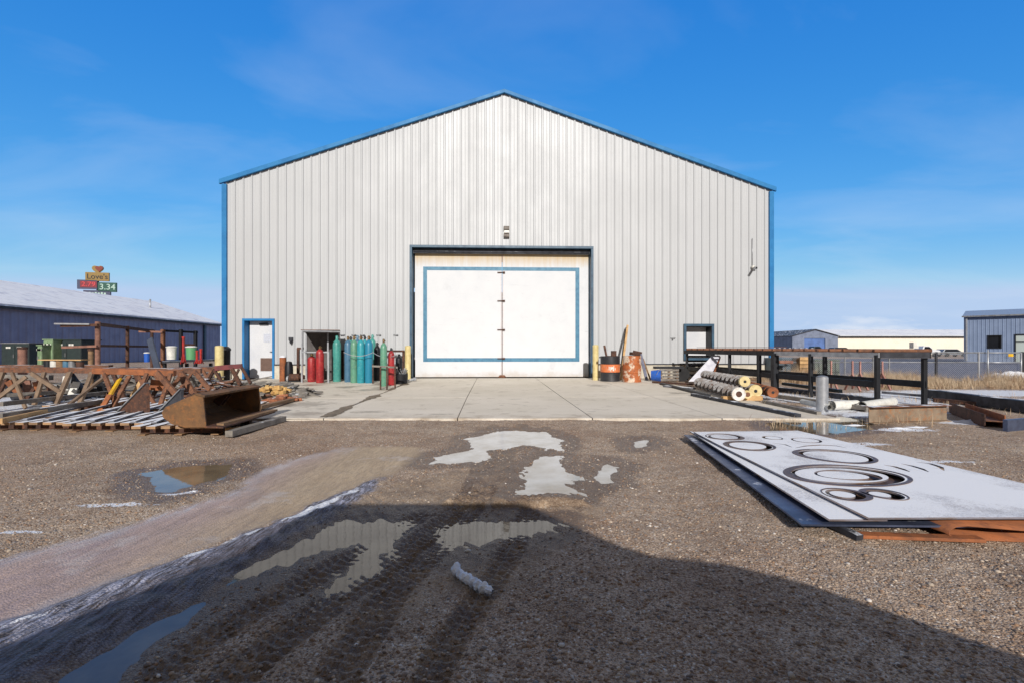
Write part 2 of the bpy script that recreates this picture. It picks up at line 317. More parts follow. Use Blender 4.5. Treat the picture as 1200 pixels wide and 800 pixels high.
def ground_height(x, y):
    z = base_z(x, y)
    near = sstep(40, 8, y)
    z = z + near * (.022 * vnoise(x, y, .9, 1) + .013 * vnoise(x, y, .28, 2) + .009 * vnoise(x, y, .09, 3) + .006 * vnoise(x, y, .035, 4))
    wob = .10 * vnoise(x, y, .35, 8) + .07 * vnoise(x, y, .12, 9) + .03 * vnoise(x, y, .045, 10)
    A_ = sstep(.14, -.20, sdf(BANDA, x, y) + wob); B_ = sstep(.16, -.04, sdf(BANDB, x, y) + wob)
    T_ = sstep(.25, -.15, sdf(TAN, x, y) + 2 * wob)
    z = z * (1 - .75 * A_) - .012 * A_
    z = z + B_ * (.022 + .02 * vnoise(x, y, .06, 12))
    tr = np.zeros_like(z)
    for pts, wd in TRACKS:
        P = wp(pts); best = np.full(z.shape, 9.); lon = np.zeros(z.shape); lat = np.zeros(z.shape); acc = 0
        for i in range(len(P) - 1):
            ax, ay = P[i]; bx, by = P[i + 1]; ex, ey = bx - ax, by - ay; L = math.hypot(ex, ey)
            t = ((x - ax) * ex + (y - ay) * ey) / (L * L); tc_ = np.clip(t, 0, 1)
            d = np.hypot(x - ax - tc_ * ex, y - ay - tc_ * ey); s_ = ((x - ax) * ey - (y - ay) * ex) / L
            k = d < best; best = np.where(k, d, best); lon = np.where(k, acc + tc_ * L, lon); lat = np.where(k, s_, lat); acc += L
        ins = sstep(wd / 2 + .03, wd / 2 - .01, best); rim = np.exp(-((best - wd / 2 - .035) / .03) ** 2)
        fd = sstep(4.2, 3.7, y); lug = fd * np.sin(2 * math.pi * (lon / .05 + np.abs(lat) * 7)); grv = fd * np.cos(2 * math.pi * lat / .055)
        z = z + ins * (-.004 + .006 * np.clip(lug * 1.6, -1, 1) + .004 * grv) + rim * .003
        tr = np.maximum(tr, ins)
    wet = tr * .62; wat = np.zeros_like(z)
    for k, P in PUD.items():
        d = sdf(P, x, y) + .6 * wob
        dep = {'shade': .036, 'pothole': .042}.get(k, .030)
        z = z * (1 - .25 * sstep(.06, -.03, d)) - dep * sstep(.10, -.20, d)
        wet = np.maximum(wet, sstep(.42, 0, d)); wat = np.maximum(wat, sstep(.02, -.02, d))
    # the broken far lip of the pothole
    yy = y + .07 * vnoise(x, y * 0, .17, 31) + .03 * vnoise(x, y, .05, 35)
    bank = sstep(3.40, 3.45, yy) * sstep(3.78, 3.50, yy) * sstep(-.56, -.46, x) * sstep(.62, .50, x) * (1 - .7 * sstep(.05, .0, np.abs(x + .17 + .1 * (y - 3.4))))
    z = z + bank * (.046 + .03 * vnoise(x, y, .12, 33))
    la = x * .82 + y * .57; lo = -x * .57 + y * .82        # streaks along the wheel tracks
    z = z + T_ * (.011 * vnoise(la, lo * .09, .045, 51) + .007 * vnoise(la, lo * .15, .02, 52)) + A_ * .006 * vnoise(la * .3, lo * .3, .07, 53)
    bx, by = x - .044 * 0, y
    pad = sstep(7.40, 7.56, y) * sstep(4.95, 4.70, x) * sstep(-9.9, -9.5, x) * sstep(60, 50, y)
    z = z * (1 - pad) - .06 * pad
    return z, A_, B_, T_, wet, tr
def axis(a, b, st): return list(np.arange(a, b, st))
def grow(a, b, st, g=1.13):
    o = []; v = a; s_ = st
    while v < b: o.append(v); s_ *= g; v += s_
    return o + [b]
xs = sorted([-v for v in grow(6., 1500, .05)] + axis(-5.98, -2.4, .03) + axis(-2.4, 1.3, .0115) + axis(1.3, 6.2, .024) + grow(6.22, 1500, .05))
ys = sorted([-v for v in grow(-1.36, 60, .1, 1.3)] + axis(1.4, 3.75, .0115) + axis(3.75, 8.0, .024) + grow(8.02, 2500, .05))
xs = np.array(xs); ys = np.array(ys); XX, YY = np.meshgrid(xs, ys)
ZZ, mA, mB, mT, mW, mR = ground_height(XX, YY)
nx, ny = len(xs), len(ys)
me = bpy.data.meshes.new('ground'); co = np.stack([XX, YY, ZZ], -1).reshape(-1, 3).astype(np.float32)
idx = np.arange(nx * ny).reshape(ny, nx)
q = np.stack([idx[:-1, :-1], idx[:-1, 1:], idx[1:, 1:], idx[1:, :-1]], -1).reshape(-1, 4)
me.vertices.add(len(co)); me.vertices.foreach_set('co', co.ravel()); me.loops.add(q.size); me.loops.foreach_set('vertex_index', q.ravel().astype(np.int32))
me.polygons.add(len(q)); me.polygons.foreach_set('loop_start', np.arange(0, q.size, 4, dtype=np.int32)); me.polygons.foreach_set('loop_total', np.full(len(q), 4, np.int32))
me.update(); me.polygons.foreach_set('use_smooth', np.ones(len(q), bool))
def vattr(name, a):
    t = me.attributes.new(name, 'FLOAT', 'POINT'); t.data.foreach_set('value', a.ravel().astype(np.float32))
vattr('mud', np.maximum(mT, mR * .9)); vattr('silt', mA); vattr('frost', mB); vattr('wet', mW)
snowm = np.zeros_like(ZZ)
for (a, b, ra, rb) in [(135, 592, .3, .05), (205, 578, .22, .04), (15, 622, .2, .03), (930, 480, 1.4, .7), (985, 468, 2.2, .8), (1040, 486, 1.0, .4), (900, 462, 1.5, .8), (1120, 470, 2.2, .8), (1150, 457, 3.5, 1.2), (1060, 503, .5, .12), (1130, 495, .5, .25), (1000, 520, .5, .12), (1180, 470, 3, 1.2), (1050, 462, 2.5, 1), (300, 480, .6, .3), (60, 470, 3, 1.5), (1105, 540, .3, .05)]:
    gx, gy, _ = G(a, b); snowm = np.maximum(snowm, np.exp(-(((XX - gx) / ra) ** 2 + ((YY - gy) / rb) ** 2)))
# ice edge between the silt band and the dark churned strip
ln = wp([(445, 560), (400, 582), (330, 612), (250, 642), (150, 680), (60, 718), (-60, 765)]); dl = np.full(XX.shape, 9.)
for i in range(len(ln) - 1):
    ax, ay = ln[i]; bx, by = ln[i + 1]; ex, ey = bx - ax, by - ay; t = np.clip(((XX - ax) * ex + (YY - ay) * ey) / (ex * ex + ey * ey), 0, 1)
    dl = np.minimum(dl, np.hypot(XX - ax - t * ex, YY - ay - t * ey))
snowm = np.maximum(snowm, (.42 + .8 * vnoise(XX, YY, .45, 61) + .5 * vnoise(XX, YY, .10, 62)) * np.exp(-((dl + .07 * vnoise(XX, YY, .2, 5)) / .045) ** 2))
snowm[(YY > 4) & (ZZ < -5)] = 0; vattr('snow', snowm)
vattr('asphalt', sstep(18, 20, YY) * sstep(10.0, 11.0, XX) * sstep(75, 68, YY)); vattr('pink', sstep(-1.6, -2.4, XX + .3 * vnoise(XX, YY, .5, 7)))
gm = bpy.data.materials.new('gravel_ground'); gm.use_nodes = True; nt = gm.node_tree; b = nt.nodes['Principled BSDF']
geo = nt.nodes.new('ShaderNodeNewGeometry'); P_ = geo.outputs['Position']
def at(n):
    a = nt.nodes.new('ShaderNodeAttribute'); a.attribute_name = n; return a.outputs['Fac']
def voro(scale, feat='F1'):
    v = nt.nodes.new('ShaderNodeTexVoronoi'); v.inputs['Scale'].default_value = scale; v.feature = feat; nt.links.new(P_, v.inputs['Vector']); return v
big = noise(nt, P_, .7, 5, .6); mid = noise(nt, P_, 6, 6, .65); fin = noise(nt, P_, 70, 5, .75)
v1 = voro(120); v2 = voro(95)
sepc = nt.nodes.new('ShaderNodeSeparateColor'); nt.links.new(v1.outputs['Color'], sepc.inputs[0])
sep2 = nt.nodes.new('ShaderNodeSeparateColor'); nt.links.new(v2.outputs['Color'], sep2.inputs[0])
col = mixc(nt, ramp(nt, big, .38, .62), rgb(200, 176, 152), rgb(180, 154, 130))
col = mixc(nt, mth(nt, 'MULTIPLY', ramp(nt, noise(nt, P_, .45, 6, .6), .46, .60), .6), col, rgb(172, 128, 94))
col = mixc(nt, ramp(nt, mid, .42, .72), col, rgb(150, 122, 98))
col = mixc(nt, ramp(nt, sepc.outputs[0], .25, .65), mixc(nt, .52, col, rgb(104, 86, 72)), mixc(nt, .28, col, rgb(226, 212, 196)))
col = mixc(nt, ramp(nt, sep2.outputs[1], .94, .97), col, rgb(216, 206, 196))
col = mixc(nt, ramp(nt, fin, .50, .74), col, rgb(84, 66, 54))
big2 = noise(nt, P_, 1.4, 8, .66); col = mixc(nt, mth(nt, 'MULTIPLY', ramp(nt, big2, .50, .64), .62), col, mixc(nt, .5, col, rgb(92, 66, 46)))
def mask(a, n=None, k=.5, w_=.12):
    n = n or mid
    s_ = mth(nt, 'ADD', a, mth(nt, 'MULTIPLY', mth(nt, 'SUBTRACT', n, .5), k)); return ramp(nt, s_, .5 - w_, .5 + w_)
asph = mixc(nt, ramp(nt, big, .3, .7), rgb(112, 114, 130), rgb(94, 96, 114))
mud = mixc(nt, ramp(nt, mid, .35, .65), rgb(176, 154, 128), rgb(128, 110, 92))
mk_m = mask(at('mud'), None, 1.1, .25); col = mixc(nt, mth(nt, 'MULTIPLY', mk_m, .5), col, mud)
st = nt.nodes.new('ShaderNodeMapping'); st.inputs['Rotation'].default_value = (0, 0, R(-28)); st.inputs['Scale'].default_value = (7, 1.2, 1); nt.links.new(P_, st.inputs[0])
strk = noise(nt, st.outputs[0], 1.3, 6, .62)
silt = mixc(nt, ramp(nt, strk, .3, .7), rgb(206, 184, 152), rgb(176, 152, 122))
pink = mixc(nt, ramp(nt, strk, .35, .65), rgb(196, 170, 160), rgb(168, 148, 148))
silt = mixc(nt, at('pink'), silt, pink)
mid2 = noise(nt, st.outputs[0], 5.5, 8, .7)
silt = mixc(nt, mth(nt, 'MULTIPLY', ramp(nt, mid2, .44, .66), .6), silt, rgb(138, 118, 102)); silt = mixc(nt, mth(nt, 'MULTIPLY', ramp(nt, noise(nt, P_, 38, 5, .75), .55, .68), .55), silt, rgb(104, 88, 76))
silt = mixc(nt, mth(nt, 'MULTIPLY', ramp(nt, noise(nt, P_, 2.3, 7, .7), .56, .64), .45), silt, rgb(206, 200, 198))
edge_ = mth(nt, 'MULTIPLY', mth(nt, 'MULTIPLY', at('silt'), mth(nt, 'SUBTRACT', 1.0, at('silt'))), 4.0)
silt = mixc(nt, mth(nt, 'MULTIPLY', mth(nt, 'MULTIPLY', edge_, at('pink')), ramp(nt, mid2, .4, .6)), silt, rgb(192, 190, 196))
mk_a = mask(at('silt'), mid2, .9, .22); col = mixc(nt, mth(nt, 'MULTIPLY', mk_a, .92), col, silt)
fro = mixc(nt, ramp(nt, noise(nt, st.outputs[0], 7, 8, .75), .42, .62), rgb(44, 38, 36), rgb(172, 176, 200))
mk_f = mask(at('frost'), None, .7, .2); col = mixc(nt, mth(nt, 'MULTIPLY', mk_f, .9), col, fro)
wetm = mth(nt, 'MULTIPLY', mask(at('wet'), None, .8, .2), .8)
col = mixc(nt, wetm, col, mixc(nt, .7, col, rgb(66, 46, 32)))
mk_s = mask(at('snow'), noise(nt, P_, 11, 7, .7), 1.5, .07)
mk_as = mask(at('asphalt'), None, .3, .1); col = mixc(nt, mk_as, col, asph)
col = mixc(nt, mk_s, col, (.80, .82, .88, 1))
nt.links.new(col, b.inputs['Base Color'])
gl = mth(nt, 'MAXIMUM', mth(nt, 'MULTIPLY', mk_a, .30), mth(nt, 'MAXIMUM', mth(nt, 'MULTIPLY', wetm, .55), mth(nt, 'MULTIPLY', mk_f, .3)))
rg = mth(nt, 'SUBTRACT', .92, gl); nt.links.new(rg, b.inputs['Roughness'])
hgt = mth(nt, 'ADD', mth(nt, 'MULTIPLY', v1.outputs['Distance'], -1.1), mth(nt, 'ADD', mth(nt, 'MULTIPLY', v2.outputs['Distance'], -1.3), mth(nt, 'MULTIPLY', fin, 1.2)))
hgt = mth(nt, 'MULTIPLY', hgt, mth(nt, 'SUBTRACT', 1.0, mth(nt, 'MULTIPLY', mk_a, .55)))
bp = nt.nodes.new('ShaderNodeBump'); bp.inputs['Strength'].default_value = .7; bp.inputs['Distance'].default_value = .007
nt.links.new(hgt, bp.inputs['Height']); nt.links.new(bp.outputs[0], b.inputs['Normal'])
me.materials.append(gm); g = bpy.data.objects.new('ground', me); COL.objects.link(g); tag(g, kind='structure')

# water lying in the hollows
wm = bpy.data.materials.new('muddy_water'); wm.use_nodes = True; nt = wm.node_tree; b = nt.nodes['Principled BSDF']
geo = nt.nodes.new('ShaderNodeNewGeometry'); n1 = noise(nt, geo.outputs['Position'], 3, 5)
nt.links.new(mixc(nt, ramp(nt, n1, .35, .65), rgb(140, 124, 100), rgb(108, 92, 74)), b.inputs['Base Color'])
b.inputs['Roughness'].default_value = .03; b.inputs['IOR'].default_value = 1.55
bp = nt.nodes.new('ShaderNodeBump'); bp.inputs['Strength'].default_value = .12; bp.inputs['Distance'].default_value = .003
nt.links.new(noise(nt, geo.outputs['Position'], 9, 3), bp.inputs['Height']); nt.links.new(bp.outputs[0], b.inputs['Normal'])
im = wm.copy(); im.name = 'thin_ice'; ib = im.node_tree.nodes['Principled BSDF']; ib.inputs['Roughness'].default_value = .12
for n_ in im.node_tree.nodes:
    if n_.type == 'MIX' and n_.data_type == 'RGBA': n_.inputs[6].default_value = rgb(206, 204, 200); n_.inputs[7].default_value = rgb(172, 164, 152)
PL = {'ice_far': -.010, 'mid': -.011, 'small': -.016, 'tiny': -.016, 'shade': -.0155, 'pothole': -.021, 'left': -.015, 'right': -.012}
for k, P in PUD.items():
    pa = np.array(P); x0, y0 = pa.min(0) - .15; x1, y1 = pa.max(0) + .15
    if k == 'right': lvl = PL[k] + float(base_z((x0 + x1) / 2, (y0 + y1) / 2))
    else: lvl = PL[k]
    # follow the hollow: keep only cells near the pool outline
    gx = np.arange(x0, x1, .05); gy = np.arange(y0, y1, .05); a_, b_ = np.meshgrid(gx + .025, gy + .025); ins = sdf(P, a_, b_) < .12
    m_ = MB(); vid = {}
    for j, i in zip(*np.nonzero(ins)):
        f_ = []
        for (di, dj) in ((0, 0), (1, 0), (1, 1), (0, 1)):
            kk = (i + di, j + dj)
            if kk not in vid: vid[kk] = len(m_.v); m_.v.append((x0 + kk[0] * .05, y0 + kk[1] * .05, lvl))
            f_.append(vid[kk])
        m_.f.append(tuple(f_)); m_.sm.append(False)
    o = m_.build('puddle', im if k in ('ice_far', 'mid', 'small', 'tiny') else wm); tag(o, kind='structure')

# loose stones
def stones(n, name, label, smin, smax, region, seed, palette):
    r = np.random.default_rng(seed); u = r.random(n * 3)
    Y = region[2] * (region[3] / region[2]) ** r.random(n * 3); X = region[0] + (region[1] - region[0]) * r.random(n * 3)
    vis = (np.abs(X) < Y * 1.15 + .2); X, Y = X[vis][:n], Y[vis][:n]
    z, a_, b_, t_, w_, tr_ = ground_height(X, Y); keep = (a_ < .3) & (b_ < .4) & (r.random(len(X)) > .75 * t_); X, Y, z = X[keep], Y[keep], z[keep]
    inp = np.ones(len(X), bool)
    for P in PUD.values(): inp &= sdf(P, X, Y) > 0
    pl = ~((Y > 7.45) & (X > -9.6) & (X < 4.9)); inp &= pl; X, Y, z = X[inp], Y[inp], z[inp]; n = len(X)
    t = (1 + 5 ** .5) / 2; iv = np.array([(-1, t, 0), (1, t, 0), (-1, -t, 0), (1, -t, 0), (0, -1, t), (0, 1, t), (0, -1, -t), (0, 1, -t), (t, 0, -1), (t, 0, 1), (-t, 0, -1), (-t, 0, 1)]) / 1.9
    fi = np.array([(0, 11, 5), (0, 5, 1), (0, 1, 7), (0, 7, 10), (0, 10, 11), (1, 5, 9), (5, 11, 4), (11, 10, 2), (10, 7, 6), (7, 1, 8), (3, 9, 4), (3, 4, 2), (3, 2, 6), (3, 6, 8), (3, 8, 9), (4, 9, 5), (2, 4, 11), (6, 2, 10), (8, 6, 7), (9, 8, 1)])
    s = smin * (smax / smin) ** (r.random(n) ** 2.2); an = r.random(n) * 6.28
    v = iv[None] * (1 + .35 * (r.random((n, 12, 1)) - .5)) * s[:, None, None] * np.stack([.7 + .6 * r.random(n), .7 + .6 * r.random(n), .45 + .3 * r.random(n)], -1)[:, None]
    ca, sa = np.cos(an)[:, None], np.sin(an)[:, None]; vx = v[..., 0] * ca - v[..., 1] * sa; vy = v[..., 0] * sa + v[..., 1] * ca
    v = np.stack([vx + X[:, None], vy + Y[:, None], v[..., 2] + (z + s * .12)[:, None]], -1).reshape(-1, 3)
    f = (fi[None] + (np.arange(n) * 12)[:, None, None]).reshape(-1, 3)
    me = bpy.data.meshes.new(name); me.vertices.add(len(v)); me.vertices.foreach_set('co', v.astype(np.float32).ravel()); me.loops.add(f.size)
    me.loops.foreach_set('vertex_index', f.astype(np.int32).ravel()); me.polygons.add(len(f)); me.polygons.foreach_set('loop_start', np.arange(0, f.size, 3, dtype=np.int32))
    me.polygons.foreach_set('loop_total', np.full(len(f), 3, np.int32)); me.update()
    pal = np.array(palette); c = pal[r.integers(0, len(pal), n)] * (.75 + .5 * r.random((n, 1))); c = np.concatenate([c, np.ones((n, 1))], 1)
    ca_ = me.color_attributes.new('stone', 'FLOAT_COLOR', 'POINT'); ca_.data.foreach_set('color', np.repeat(c, 12, 0).astype(np.float32).ravel())
    if 'stone' not in MATS:
        m = bpy.data.materials.new('stone'); m.use_nodes = True; nt = m.node_tree; b = nt.nodes['Principled BSDF']; a = nt.nodes.new('ShaderNodeAttribute'); a.attribute_name = 'stone'
        g_ = nt.nodes.new('ShaderNodeNewGeometry'); nn = noise(nt, g_.outputs['Position'], 160, 3)
        nt.links.new(mixc(nt, mth(nt, 'MULTIPLY', nn, .4), a.outputs['Color'], (.08, .06, .05, 1)), b.inputs['Base Color']); b.inputs['Roughness'].default_value = .8; MATS['stone'] = m
    me.materials.append(MATS['stone']); o = bpy.data.objects.new(name, me); COL.objects.link(o); tag(o, label, 'gravel', kind='stuff')
SP = [rgb(176, 152, 130)[:3], rgb(146, 124, 106)[:3], rgb(120, 102, 90)[:3], rgb(200, 184, 166)[:3], rgb(158, 130, 106)[:3], rgb(132, 126, 124)[:3], rgb(150, 118, 92)[:3]]
stones(900, 'loose_stones', 'scattered larger pale stones over the yard', .006, .015, (-5, 6, 1.5, 6.5), 21, SP + [rgb(214, 206, 198)[:3]] * 4)
stones(72000, 'gravel', 'loose brown and grey gravel scattered over the yard', .0028, .0105, (-5.5, 6.5, 1.5, 7.5), 3, SP)

# ------------------------------------------------------------------ concrete apron
def building_frame(u, v): # warehouse wall frame -> world
    ca, sa = math.cos(WA), math.sin(WA); return (u * ca - v * sa, WY + u * sa + v * ca)
WA = math.atan(.04); WY = 17.57
cm = bpy.data.materials.new('apron_concrete'); cm.use_nodes = True; nt = cm.node_tree; b = nt.nodes['Principled BSDF']
geo = nt.nodes.new('ShaderNodeNewGeometry'); P_ = geo.outputs['Position']
big = noise(nt, P_, .55, 7, .6); md = noise(nt, P_, 2.6, 8, .68); fi = noise(nt, P_, 45, 4, .7)
col = mixc(nt, ramp(nt, big, .35, .65), rgb(228, 219, 206), rgb(214, 205, 190))
col = mixc(nt, ramp(nt, md, .55, .75), col, rgb(176, 164, 148))
spx = nt.nodes.new('ShaderNodeSeparateXYZ'); nt.links.new(P_, spx.inputs[0])
wetp = mth(nt, 'MULTIPLY', ramp(nt, mth(nt, 'MULTIPLY', spx.outputs[0], -1.0), .34, .5), 1.0)
lf = mth(nt, 'ADD', mth(nt, 'MULTIPLY', mth(nt, 'ADD', spx.outputs[0], 3.1), -.6), .0)
k = mth(nt, 'MULTIPLY', ramp(nt, noise(nt, P_, .9, 6, .62), .52, .62), ramp(nt, lf, .0, .25))
col = mixc(nt, mth(nt, 'MULTIPLY', k, .75), col, rgb(136, 122, 104))
# dirt tracked on from the gravel edge
ed = mth(nt, 'MULTIPLY', mth(nt, 'SUBTRACT', 8.15, spx.outputs[1]), 1.3)
k2 = mth(nt, 'MULTIPLY', ramp(nt, ed, 0, 1), ramp(nt, md, .38, .6)); col = mixc(nt, mth(nt, 'MULTIPLY', k2, .6), col, rgb(150, 128, 104))
sp0 = None
for (gx, gy, ra, rb) in [(*G(432, 483)[:2], .7, .28), (*G(515, 486)[:2], .5, .12), (*G(604, 468)[:2], .25, .12), (*G(795, 461)[:2], .5, .5), (*G(700, 452)[:2], .6, .9), (*G(360, 474)[:2], .7, .8), (*G(445, 455)[:2], .5, 1.4)]:
    vs_ = nt.nodes.new('ShaderNodeVectorMath'); vs_.operation = 'SUBTRACT'; nt.links.new(P_, vs_.inputs[0]); vs_.inputs[1].default_value = (gx, gy, .02)
    vm_ = nt.nodes.new('ShaderNodeVectorMath'); vm_.operation = 'MULTIPLY'; nt.links.new(vs_.outputs[0], vm_.inputs[0]); vm_.inputs[1].default_value = (1 / ra, 1 / rb, 0)
    ln_ = nt.nodes.new('ShaderNodeVectorMath'); ln_.operation = 'LENGTH'; nt.links.new(vm_.outputs[0], ln_.inputs[0]); e_ = mth(nt, 'SUBTRACT', 1.0, ln_.outputs['Value']); sp0 = e_ if sp0 is None else mth(nt, 'MAXIMUM', sp0, e_)
sp1 = ramp(nt, mth(nt, 'ADD', sp0, mth(nt, 'MULTIPLY', mth(nt, 'SUBTRACT', noise(nt, P_, 4, 8, .7), .5), 2.4)), .35, .75); col = mixc(nt, mth(nt, 'MULTIPLY', sp1, .5), col, rgb(118, 108, 96))
st2 = ramp(nt, noise(nt, P_, 1.7, 3, .5), .70, .74); col = mixc(nt, mth(nt, 'MULTIPLY', st2, .5), col, rgb(120, 112, 104))
col = mixc(nt, mth(nt, 'MULTIPLY', ramp(nt, fi, .4, .8), .25), col, rgb(150, 142, 130))
nt.links.new(col, b.inputs['Base Color']); nt.links.new(mth(nt, 'SUBTRACT', .85, mth(nt, 'MULTIPLY', k, .45)), b.inputs['Roughness'])
bp = nt.nodes.new('ShaderNodeBump'); bp.inputs['Strength'].default_value = .3; bp.inputs['Distance'].default_value = .004; nt.links.new(fi, bp.inputs['Height']); nt.links.new(bp.outputs[0], b.inputs['Normal'])
mb = MB()
us = [-9.3, -6.4, -3.45, -1.3, .87, 2.95, 4.85]
for i in range(len(us) - 1):
    vr = [-10.6, -6.85, -3.3, -.02]
    for j in range(3):
        g_ = .008; z1 = .02 + random.uniform(-.002, .002)
        ps = []
        for (u, v) in ((us[i] + g_, vr[j] + g_), (us[i + 1] - g_, vr[j] + g_), (us[i + 1] - g_, vr[j + 1] - g_), (us[i] + g_, vr[j + 1] - g_)):
            x, y = building_frame(u, v)
            if j == 0 and v == vr[0] + g_: y = 7.53; x = x + .0
            ps.append((x, y))
        n = 14; grid = []
        for a in range(n + 1):
            for c_ in range(n + 1):
                s, t = a / n, c_ / n
                x = (ps[0][0] * (1 - s) + ps[1][0] * s) * (1 - t) + (ps[3][0] * (1 - s) + ps[2][0] * s) * t
                y = (ps[0][1] * (1 - s) + ps[1][1] * s) * (1 - t) + (ps[3][1] * (1 - s) + ps[2][1] * s) * t
                if j == 0 and c_ == 0: y += .05 * float(vnoise(x, 0, .3, 5)) + .03 * float(vnoise(x, 0, .08, 6))
                grid.append((x, y, z1))
        top = [(a * (n + 1) + c_, (a + 1) * (n + 1) + c_, (a + 1) * (n + 1) + c_ + 1, a * (n + 1) + c_ + 1) for a in range(n) for c_ in range(n)]
        mb.add(grid, top)
        per = [k_ * (n + 1) for k_ in range(n + 1)] + [n * (n + 1) + k_ for k_ in range(1, n + 1)] + [k_ * (n + 1) + n for k_ in range(n - 1, -1, -1)] + [k_ for k_ in range(n - 1, 0, -1)]
        o_ = len(mb.v); pv = [grid[p] for p in per]; mb.v += pv + [(x, y, -.1) for x, y, z in pv]; L_ = len(pv)
        for q_ in range(L_): mb.f.append((o_ + q_, o_ + (q_ + 1) % L_, o_ + L_ + (q_ + 1) % L_, o_ + L_ + q_)); mb.sm.append(False)
o = mb.build('concrete_apron', cm); tag(o, kind='structure')
# dark packed dirt in the joints, a sheet just under the slab tops
mb = MB(); c4 = [building_frame(-9.25, -9.9), building_frame(4.8, -9.9), building_frame(4.8, -.05), building_frame(-9.25, -.05)]
mb.add([(x, y, .006) for x, y in c4], [(0, 1, 2, 3)]); o = mb.build('joint_dirt', M('joint_dirt', rgb(110, 98, 84), None, 9, .9, 0, .3)); tag(o, kind='structure')
mb = MB(); n = 90; vs = []
for i in range(n + 1):
    v = -9.75 + 7.2 * i / n; cx_ = -3.45 + .05 * float(vnoise(v, 0, .6, 71)); w_ = max(.012, .05 + .16 * float(vnoise(v, 3, .5, 72)) + .08 * float(vnoise(v, 5, .15, 73)) + (.05 if v < -8.2 else 0))
    for e in (-w_, w_): x, y = building_frame(cx_ + e * (1 + .4 * float(vnoise(v, e, .1, 74))), v); vs.append((x, y, .026))
mb.add(vs, [(2 * i, 2 * i + 1, 2 * i + 3, 2 * i + 2) for i in range(n)]); o = mb.build('dirt_strip', M('wet_dirt', rgb(136, 120, 100), rgb(104, 92, 76), 9, .7, 0, .5)); tag(o, kind='structure')

# ------------------------------------------------------------------ ribbed walls
def ribwall(mb, u0, u1, zb, zt, openings=(), pitch=.305, depth=.032, v0=0.):
    """ribbed cladding facing -y in the local frame; zt(u) is the roofline"""
    rib = [(0, 0), (.022, -1), (.058, -1), (.080, 0), (.185, 0), (.195, -.12), (.205, -.12), (.215, 0)] if pitch < .6 else [(0, 0), (.1, -1), (.2, -1), (.3, 0)]
    k = pitch / .305 if pitch < .6 else 1
    pts = []; u = u0
    while u < u1:
        for a, d in rib:
            uu = u + a * k
            if uu < u1: pts.append((uu, v0 + d * depth))
        u += pitch
    pts.append((u1, v0))
    for (a, va), (c_, vc) in zip(pts, pts[1:]):
        if c_ - a < 1e-6: continue
        m_ = (a + c_) / 2; segs = [(zb, None)]
        for (ou0, ou1, oz0, oz1) in openings:
            if ou0 < m_ < ou1:
                segs = []; 
                if oz0 > zb: segs.append((zb, oz0))
                segs.append((oz1, None)); break
        for z0, z1 in segs:
            za = zt(a) if z1 is None else z1; zc = zt(c_) if z1 is None else z1
            if za - z0 > .01: mb.add([(a, va, z0), (c_, vc, z0), (c_, vc, zc), (a, va, za)], [(0, 1, 2, 3)])
def WL(px, py):
    Y = WY / (1 - .04 * (px - CX) / F); return ((px - CX) / F * Y / math.cos(WA), H - (py - CY) * Y / F)

WH = thing('metal_warehouse', 'tall pale grey ribbed metal warehouse with blue trim and a large white double door', 'warehouse', (0, WY, 0), WA)
ul, ur, ze, zr = WL(264, 212)[0], WL(903, 222)[0], 7.2, 10.68; uc = (ul + ur) / 2
def roofz(u): return zr - (zr - ze) * abs(u - uc) / ((ur - ul) / 2)
MD = (WL(483, 0)[0], WL(692.5, 0)[0], 0, WL(590, 291)[1])      # main opening
DD = (WL(287, 0)[0], WL(319.5, 0)[0], 0, WL(300, 376)[1])      # man door opening
WD = (WL(804, 0)[0], WL(832.5, 0)[0], WL(818, 413)[1] - .18, WL(818, 383)[1])
mb = MB(); ribwall(mb, ul, ur, .52, lambda u: roofz(u) - .06, [MD, DD, WD]); mb.build('wall', m_wall, WH)
mb = MB(); DEP = 34
mb.box((ul, DEP / 2 + .02, ze / 2), (.06, DEP, ze - .1)); mb.box((ur, DEP / 2 + .02, ze / 2), (.06, DEP, ze - .1))
mb.box((uc, DEP, ze / 2), (ur - ul - .1, .06, ze - .1)); mb.build('side_wall', m_wall, WH)
mb = MB()
for s in (-1, 1):
    e = ul if s < 0 else ur
    mb.prism([(e + s * .12, roofz(e) - .04), (uc, zr), (uc, zr + .05), (e + s * .12, roofz(e) + .01)], lambda a, b_: (a, -.03, b_), lambda a, b_: (a, DEP + .1, b_))
mb.build('roof', m_roof, WH)
mb = MB()   # rake trim
for s in (-1, 1):
    e = ul if s < 0 else ur
    mb.prism([(e + s * .16, roofz(e) - .12), (uc, zr - .07), (uc, zr + .07), (e + s * .16, roofz(e) + .05)], lambda a, b_: (a, -.13, b_), lambda a, b_: (a, -.034, b_))
mb.build('rake_trim', m_trim, WH, bevel=.01)
for e in (ul, ur):
    mb = MB(); mb.box((e, -.02, ze / 2 - .02), (.17, .14, ze - .18)); mb.build('corner_trim', m_trim, WH, bevel=.008)
for a, b_ in ((ul + .09, DD[0]), (DD[1], MD[0]), (MD[1], ur - .09)): mb = MB(); mb.box(((a + b_) / 2, .02, .25), (b_ - a - .004, .1, .5)); mb.build('foundation', m_found, WH)
for a, b_ in ((ul + .09, DD[0] - .08), (DD[1] + .08, MD[0] - .1), (MD[1] + .1, ur - .09)): mb = MB(); mb.box(((a + b_) / 2, -.045, .525), (b_ - a, .05, .035)); mb.build('base_trim', m_darkg, WH)
